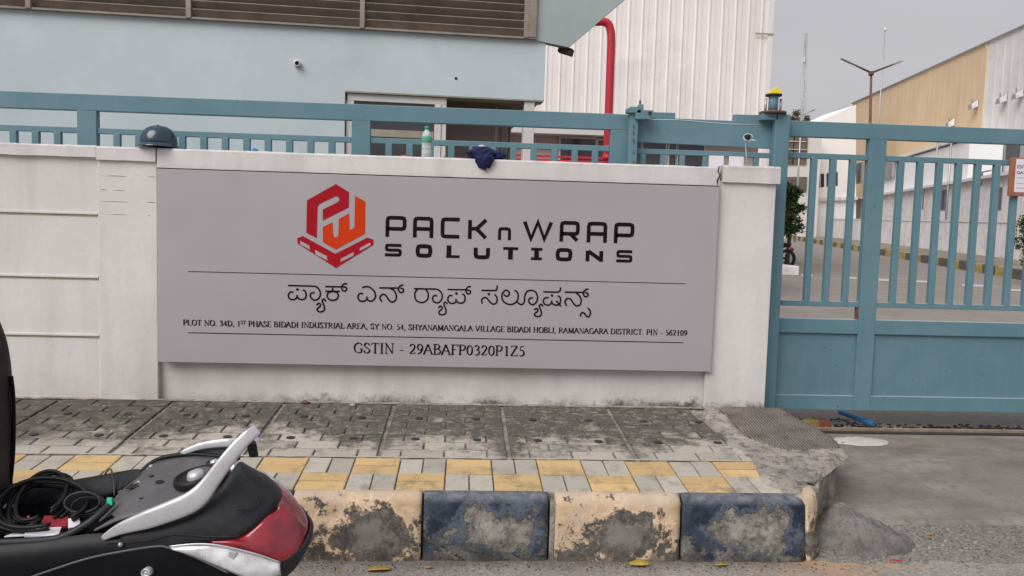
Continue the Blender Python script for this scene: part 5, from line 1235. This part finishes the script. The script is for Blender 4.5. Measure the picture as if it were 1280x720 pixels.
# storage bucket under the seat
br_ = []
for (px, py, d) in ((-150, 688, .10), (-60, 684, .20), (0, 678, .22), (50, 674, .22), (95, 664, .20), (125, 652, .12), (140, 643, .03)):
    p = S(px, py, YN+.03); zt_ = p.z
    br_.append([Vector((p.x, YN+.03, zt_)), Vector((p.x, YN+.05, zt_-d*.6)), Vector((p.x, YN+.09, zt_-d)), Vector((p.x, YF-.09, zt_-d)), Vector((p.x, YF-.05, zt_-d*.6)), Vector((p.x, YF-.03, zt_+.03))])
MB().grid(br_).build('storage_bucket', M['seat'], sco)
MB().tube(spl([(-150, 686, YN+.02), (-60, 683, YN+.02), (0, 678, YN+.018), (45, 676, YN+.018), (75, 672, YN+.02), (100, 660, YN+.03), (122, 645, YN+.05), (140, 628, YN+.10)]), .012, 8).build('bucket_rim', M['smatt'], sco)
fr_ = loft([(20, 608, YF+.01), (60, 605, YF+.01), (110, 597, YF+.01), (150, 590, YF+.01), (172, 587, YF+.0), (180, 590, YF-.03)], [(20, 634, YF-.02), (60, 632, YF-.02), (100, 628, YF-.03), (135, 620, YF-.04), (158, 608, YF-.05), (176, 598, YF-.06)], 6, -.01, (0, 1, 0), 5)
MB().grid(fr_).build('far_rim_panel', M['smatt'], sco, solid=.006)
# deck
dk_n = [(118, 664, YN+.03), (150, 650, YN+.02), (190, 640, YN+.02), (228, 628, YN+.03), (262, 606, YN+.05), (285, 590, YN+.10)]
dk_f = [(150, 616, YF-.06), (166, 602, YF-.04), (185, 585, YF-.02), (205, 575, YF+.0), (240, 571, YF+.0), (285, 574, YF-.02)]
rd = loft(dk_n, dk_f, 6, .006, (0, 0, 1), 10)
MB().grid(rd).build('deck_cover', M['sgrey'], sco, solid=.008)
MB().tube(spl([(176, 590, YF-.02), (190, 578, YF-.0), (208, 571, YF+.0), (235, 568, YF+.0), (262, 569, YF-.0), (283, 572, YF-.02)]), [.008]*31, 8).build('deck_lip', M['seat'], sco)
def deckpt(u, v, dz=.006):
    n0, n1 = len(rd), len(rd[0]); i = min(n0-1, max(0, v*(n0-1))); j = min(n1-1, max(0, u*(n1-1))); a = rd[int(i)][int(j)]; return a+Vector((0, 0, dz))
def on_deck(px, py):
    d = ray(px, py).normalized(); best = None
    for r_ in rd:
        for p in r_:
            v = p-CAM; e = (v-d*v.dot(d)).length
            if best is None or e < best[0]: best = (e, v.dot(d))
    return CAM+d*best[1]+Vector((0, 0, .004))
fc = on_deck(245, 600)+Vector((0, 0, .006)); nrm = Vector((-.22, -.12, 1)).normalized()
MB().lathe([(.056, .0), (.062, .012), (.068, .012), (.072, .0), (.072, -.01)], fc, 28, ax=nrm).build('filler_ring', M['seat'], sco)
MB().lathe([(.0001, .002), (.056, .002), (.057, .006)], fc, 24, ax=nrm).build('filler_well', M['dark'], sco)
MB().lathe([(.0001, .026), (.022, .024), (.028, .014), (.029, .003)], fc+Vector((.006, -.012, 0)), 18, ax=nrm).build('fuel_cap', M['silver'], sco)
fc2 = on_deck(268, 580); MB().lathe([(.018, 0), (.022, .008), (.026, .008), (.028, 0)], fc2, 18, ax=nrm).build('bolt_recess', M['seat'], sco)
MB().lathe([(.0001, .012), (.012, .010), (.014, .0)], fc2, 14, ax=nrm).build('bolt', M['silver'], sco)
hc_ = on_deck(173, 608); MB().obox(hc_, (.034, .0, .004), (0, .024, 0), (0, 0, .003)).build('latch_slot_shade', M['dark'], sco, bevel=.004)  # dark block standing for the shade inside the slot
MB().tube([hc_+Vector((-.012, -.005, .004)), hc_+Vector((.0, .0, .014)), hc_+Vector((.012, -.005, .004))], .003, 6).build('latch_hook', M['steel'], sco)
for (u, v, r_) in ((.45, .7, .012), (.5, .55, .02), (.36, .3, .008)):
    lump('deck_dimple', deckpt(u, v, .004), r_, r_*.8, .003, M['seat'], .3, 5, sco, 1, 8)
q = S(190, 584, YF-.02); MB().lathe([(.0001, .010), (.010, .008), (.012, 0), (.018, 0), (.018, -.006)], q, 14).build('seat_catch', M['steel'], sco)
# grab rail
gnear = [(128, 673, YN-.005), (150, 661, YN-.012), (185, 649, YN-.016), (215, 638, YN-.016), (238, 628, YN-.014), (252, 617, YN-.010), (264, 602, YN-.004), (281, 579, YN+.005), (298, 558, YN+.018), (311, 545, YN+.03), (321, 537, YN+.05)]
gfar = [(319, 549, YN+.09), (310, 551, YN+.18), (298, 553, YF-.03), (275, 554, YF), (250, 558, YF), (226, 567, YF)]
gp_ = spl(gnear, 5); ng = len(gp_); rr = []
for i in range(ng):
    t_ = i/(ng-1); rr.append(.007+.022*min(1, t_*5) if t_ < .2 else .029+.004*math.sin(math.pi*min(1, max(0, (t_-.2)/.4)))-.011*max(0, (t_-.45)/.55))
MB().tube(gp_, rr, 20, .55, sq=.5).build('grab_rail', M['silver'], sco)
gp_ = spl(gfar, 5); MB().tube(gp_, [.017-.009*(i/(len(gp_)-1))**3 for i in range(len(gp_))], 16, .6, sq=.6).build('grab_rail', M['silver'], sco)
q = S(317, 562, YN+.07); MB().obox(q+Vector((-.004, 0, .004)), (.012, .01, .0), (-.01, .03, 0), (-.004, 0, .022)).build('rail_end_pad', M['seat'], sco, bevel=.006)
MB().tube([S(296, 580, YM), S(288, 592, YM)+Vector((0, 0, 0)), S(286, 606, YM)], [.016, .014, .012], 10).build('rail_bracket', M['silver'], sco)
# tail
T_ = [(150, 668, YN+.0), (205, 658, YN+.004), (248, 640, YN+.01), (272, 615, YN+.04), (288, 592, YN+.09), (299, 578, YM-.02), (309, 582, YM+.06), (318, 589, YF-.03)]
A_ = [(150, 690, YN-.006), (215, 683, YN-.008), (270, 677, YN-.006), (303, 670, YN+.01), (331, 647, YN+.05), (349, 628, YN+.11), (350, 612, YM+.04), (338, 599, YF-.02)]
MB().grid(loft(T_, A_, 7, .012, (.4, -.5, .6), 8)).build('tail_cover', M['smatt'], sco, solid=.004)
B_ = [(262, 681, YN-.014), (290, 684, YN-.016), (322, 692, YN-.006), (350, 702, YN+.02), (370, 690, YN+.07), (383, 671, YN+.13), (386, 652, YM+.03), (374, 632, YM+.10)]
A2 = [(262, 677.5, YN-.008), (284, 675, YN-.004), (303, 670.5, YN+.01), (331, 647, YN+.05), (343, 636, YN+.09), (349.5, 628, YN+.11), (350, 612, YM+.04), (340, 600, YF-.03)]
MB().grid(loft(A2, B_, 7, .013, (.8, -.35, .5), 10)).build('tail_lamp', M['redlens'], sco, solid=.003)
# rib across the lens
C_ = [(345, 708, YN+.01), (362, 705, YN+.05), (378, 690, YN+.09), (389, 668, YN+.14), (389, 650, YM+.04), (377, 632, YM+.11)]
B2 = [(348, 702, YN+.02), (360, 697, YN+.045), (372, 688, YN+.08), (384, 670, YN+.13), (387, 651, YM+.03), (375, 632, YM+.10)]
C2 = [(335, 735, YN+.03), (355, 722, YN+.06), (372, 705, YN+.10), (386, 676, YN+.15), (388, 655, YM+.06), (376, 640, YM+.12)]
MB().grid(loft(B2, C2, 6, .012, (.7, -.4, 0), 6)).build('tail_bumper', M['smatt'], sco, solid=.006)
# indicator lenses
N1 = [(212, 683, YN-.022), (245, 679, YN-.022), (275, 681, YN-.022), (318, 691, YN-.014), (350, 702, YN+.012)]
N2 = [(222, 688, YN-.024), (255, 701, YN-.028), (288, 715, YN-.026), (320, 726, YN-.018), (352, 719, YN+.006)]
MB().grid(loft(N1, N2, 6, .012, (.1, -1, 0), 6)).build('indicator_lens', M['clearlens'], sco, solid=.002)
MB().tube(spl([(212, 683, YN-.026), (245, 680, YN-.03), (275, 682, YN-.03), (318, 692, YN-.022), (350, 703, YN+.006)]), .003, 6).build('lens_trim', M['silver'], sco)
MB().obox(S(290, 694, YN-.03), (.012, 0, -.003), (0, .004, 0), (.004, 0, .014)).build('lens_reflector', M['silver'], sco, bevel=.003)
F1 = [(306, 583, YF-.03), (325, 588, YF-.01), (348, 602, YF+.0), (366, 620, YF-.02), (380, 640, YF-.08)]
F2 = [(314, 590, YF-.05), (330, 595, YF-.03), (346, 606, YF-.02), (360, 620, YF-.05), (374, 638, YF-.10)]
MB().grid(loft(F1, F2, 6, .006, (.5, 0, .5), 4)).build('indicator_lens', M['clearlens'], sco, solid=.003)
U_ = [(p[0]-2, p[1]+3, p[2]) for p in dk_n]
MB().grid(loft([(150, 655, YN+.03), (190, 645, YN+.03), (228, 633, YN+.04), (262, 612, YN+.06), (280, 596, YN+.10), (286, 584, YM+.02), (290, 578, YF-.05)], T_[:0]+[(150, 670, YN+.002), (205, 662, YN+.006), (248, 644, YN+.012), (272, 619, YN+.042), (288, 596, YN+.092), (299, 582, YM-.018), (309, 586, YM+.062)], 6, -.02, (0, 0, 1), 5)).build('rail_gap_panel', M['smatt'], sco, solid=.004)
MB().grid(loft([(226, 568, YF+.01), (250, 560, YF+.01), (275, 556, YF+.01), (300, 554, YF-.02)], [(210, 573, YF+.01), (245, 573, YF+.01), (280, 574, YF+.01), (300, 575, YF-.02)], 5, 0, None, 4)).build('far_rail_panel', M['smatt2'], sco, solid=.004)
MB().tube(spl([(132, 679, YN-.012), (180, 676, YN-.016), (220, 668, YN-.012), (262, 671, YN-.010), (300, 670, YN+.006)]), .0022, 6).build('panel_seam', M['dark'], sco)
for q_ in ((150, 681), (262, 660)):
    MB().lathe([(.0001, .003), (.006, .002), (.008, -.004)], S(q_[0], q_[1], YN-.02 if q_[1] > 670 else YN+.004), 12, ax=(0, -1, .3)).build('screw', M['steel'], sco)
# vent mark on tail cover
for (a, b, c_) in (((296, 638, YN+.02), (312, 636, YN+.04), (322, 620, YN+.06)), ((300, 641, YN+.02), (317, 637, YN+.04), (327, 624, YN+.07))):
    A = smooth_path([S(*a)+Vector((.006, -.014, .006)), S(*b)+Vector((.006, -.014, .006)), S(*c_)+Vector((.006, -.010, .006))], 6)
    MB().tube(A, .0022, 5).build('vent_ridge', M['seat'], sco)
# fairing light reflection drawn as a grey tube, and the lock
MB().tube(spl([(20, 728, YN-.032), (60, 714, YN-.034), (110, 698, YN-.034), (160, 688, YN-.032), (196, 683, YN-.028), (212, 685, YN-.028), (245, 697, YN-.03), (285, 716, YN-.03)]), .0035, 6).build('fairing_highlight', M['sgrey'], sco)
q = S(184/1+0, 715, YN-.03); MB().lathe([(.0001, .012), (.004, .012), (.005, .006), (.010, .006), (.011, .014), (.014, .013), (.015, -.01)], q, 18, ax=(-.1, -1, .1)).build('seat_lock', M['silver'], sco)
# raised seat
out_ = [(-95, 640), (-100, 520), (-80, 420), (-40, 385), (-5, 390), (8, 410), (16, 440), (20, 480), (22, 530), (21, 580), (17, 618), (0, 632), (-40, 640)]
pp = smooth_path([S(x, y, YF) for x, y in out_], 4, True)
cxz = sum(pp, Vector())/len(pp); rows = []
for (yy, k_) in ((YN+.0, .86), (YN+.012, .96), (YN+.04, 1.0), (YM, 1.0), (YF-.04, 1.0), (YF-.012, .96), (YF, .86)):
    rows.append([Vector((cxz.x+(p.x-cxz.x)*k_, yy, cxz.z+(p.z-cxz.z)*(k_+1)/2)) for p in pp])
mb = MB().grid(rows, True, True); mb.add(rows[0], [tuple(range(len(pp)))]); mb.add(rows[-1], [tuple(range(len(pp)))]); mb.build('seat', M['seat'], sco)
MB().tube(spl([(14, 470, YF-.03), (17, 500, YF-.03), (17, 560, YF-.03), (13, 605, YF-.03)]), .006, 6).build('seat_piping', M['sblack'], sco)
# the rest of the machine, outside the picture
MB().lathe([(.15, -.045), (.20, -.05), (.225, -.03), (.23, 0), (.225, .03), (.20, .05), (.15, .045)], (-.80, YM, .23), 28, ax=(0, 1, 0)).build('rear_wheel', M['tyre'], sco)
MB().lathe([(.0001, -.04), (.03, -.045), (.12, -.02), (.152, -.04), (.152, .04), (.12, .02), (.0001, .04)], (-.80, YM, .23), 24, ax=(0, 1, 0)).build('rear_rim', M['silver'], sco)
MB().lathe([(.15, -.04), (.20, -.045), (.225, 0), (.20, .045), (.15, .04)], (-2.55, YM, .225), 28, ax=(0, 1, 0)).build('front_wheel', M['tyre'], sco)
MB().box(-1.55, -.55, YM-.06, YM+.06, .20, .40).build('engine', M['dark'], sco, bevel=.03)
MB().box(-2.25, -1.70, YM-.15, YM+.15, .28, .36).build('footboard', M['smatt'], sco, bevel=.03)
MB().prism([(-2.22, YM-.17, .30), (-2.14, YM-.17, .34), (-2.28, YM-.15, .95), (-2.36, YM-.15, .95)], (0, .34, 0)).build('front_shield', M['sblack'], sco, bevel=.02)
MB().tube([(-2.55, YM, .24), (-2.42, YM, .6), (-2.33, YM, 1.02)], .03, 8).build('fork', M['steel'], sco)
MB().tube([(-2.22, YM-.33, 1.05), (-2.32, YM-.1, 1.03), (-2.32, YM+.1, 1.03), (-2.22, YM+.33, 1.05)], .018, 8).build('handlebar', M['smatt'], sco)
MB().prism([(-1.72, YM-.14, .30), (-1.55, YM-.16, .30), (-1.45, YM-.16, .66), (-1.72, YM-.14, .62)], (0, .30, 0)).build('under_seat_panel', M['sblack'], sco, bevel=.02)
# ---- things in the storage space
cbl = thing('cable_coil', 'coiled black electric cable stuffed in the open scooter storage', 'cable', S(60, 640, YM))
rng = random.Random(4)
for i in range(9):
    c = S(52+rng.uniform(-10, 10), 640+rng.uniform(-5, 5), YM+rng.uniform(-.05, .05)); ax_, ay_ = (.165-.012*i), (.085+.006*rng.random()); ph = rng.uniform(-.12, .12)
    MB().tube([c+Vector((math.cos(t)*ax_, math.sin(t)*ay_*1.0, .015+math.sin(t)*.052+.006*math.cos(t*2+i)+.005*i+ph*math.cos(t)*.06)) for t in [k_*math.pi/20 for k_ in range(-4, 34)]], .0065, 7).build('cable_loop', M['seat'], cbl)
for i in range(6):
    c = S(103+2*i, 628+2.4*i, YM-.04); r_ = .046+.002*(i % 3)
    MB().tube([c+Vector((math.cos(t)*r_*1.1+.02*math.sin(t), .01*math.sin(t)+.004*i, math.sin(t)*r_*.62-.25*r_*math.cos(t))) for t in [k_*math.pi/14 for k_ in range(29)]], .0048, 7).build('cable_loop', M['smatt'], cbl)
def slab(name, label, cat, pts, m, th, grp=None):
    q = [S(*p) for p in pts]; nn = (q[1]-q[0]).cross(q[2]-q[0]).normalized(); o = MB().prism(q, nn*th).build(name, m, bevel=min(th*.3, .002)); return tag(o, label, cat, grp)
slab('folded_paper', 'folded white paper lying in the scooter storage space', 'paper', [(5, 672, YN+.05), (74, 668, YN+.05), (78, 658, YN+.11), (30, 662, YN+.12)], M['paper'], .004)
slab('white_slip', 'crumpled white slip under the folded paper in scooter', 'paper', [(30, 672, YN+.045), (72, 673, YN+.045), (76, 663, YN+.09), (34, 664, YN+.09)], M['paper'], .010)
slab('red_packet', 'small red packet tucked under the cable coil', 'packet', [(50, 660, YN+.10), (84, 661, YN+.10), (86, 648, YN+.15), (56, 648, YN+.15)], M['redpk'], .012)
slab('grey_plug', 'grey plug block next to the red packet', 'plug', [(86, 664, YN+.09), (102, 662, YN+.10), (100, 649, YN+.13), (86, 652, YN+.13)], M['mirror'], .018)
slab('battery_cell', 'tiny green and orange cell at the deck edge', 'battery', [(135, 632, YN+.09), (142, 632, YN+.09), (142, 622, YN+.10), (135, 622, YN+.10)], M['greencap'], .012)
o = MB().tube(spl([(35, 645, YN+.10), (42, 655, YN+.09), (60, 662, YN+.08), (80, 668, YN+.07)]), .004, 6).build('red_screwdriver', M['redplastic']); tag(o, 'thin red stick lying across the papers in scooter', 'stick')
wr = spl([(131, 593, YF-.02), (138, 586, YF-.03), (142, 602, YF-.04), (143, 620, YF-.06)]); o = MB().tube(wr, .003, 6).build('tie_wire', M['sgrey']); tag(o, 'bent tie wire on the far rim of the scooter storage', 'wire')
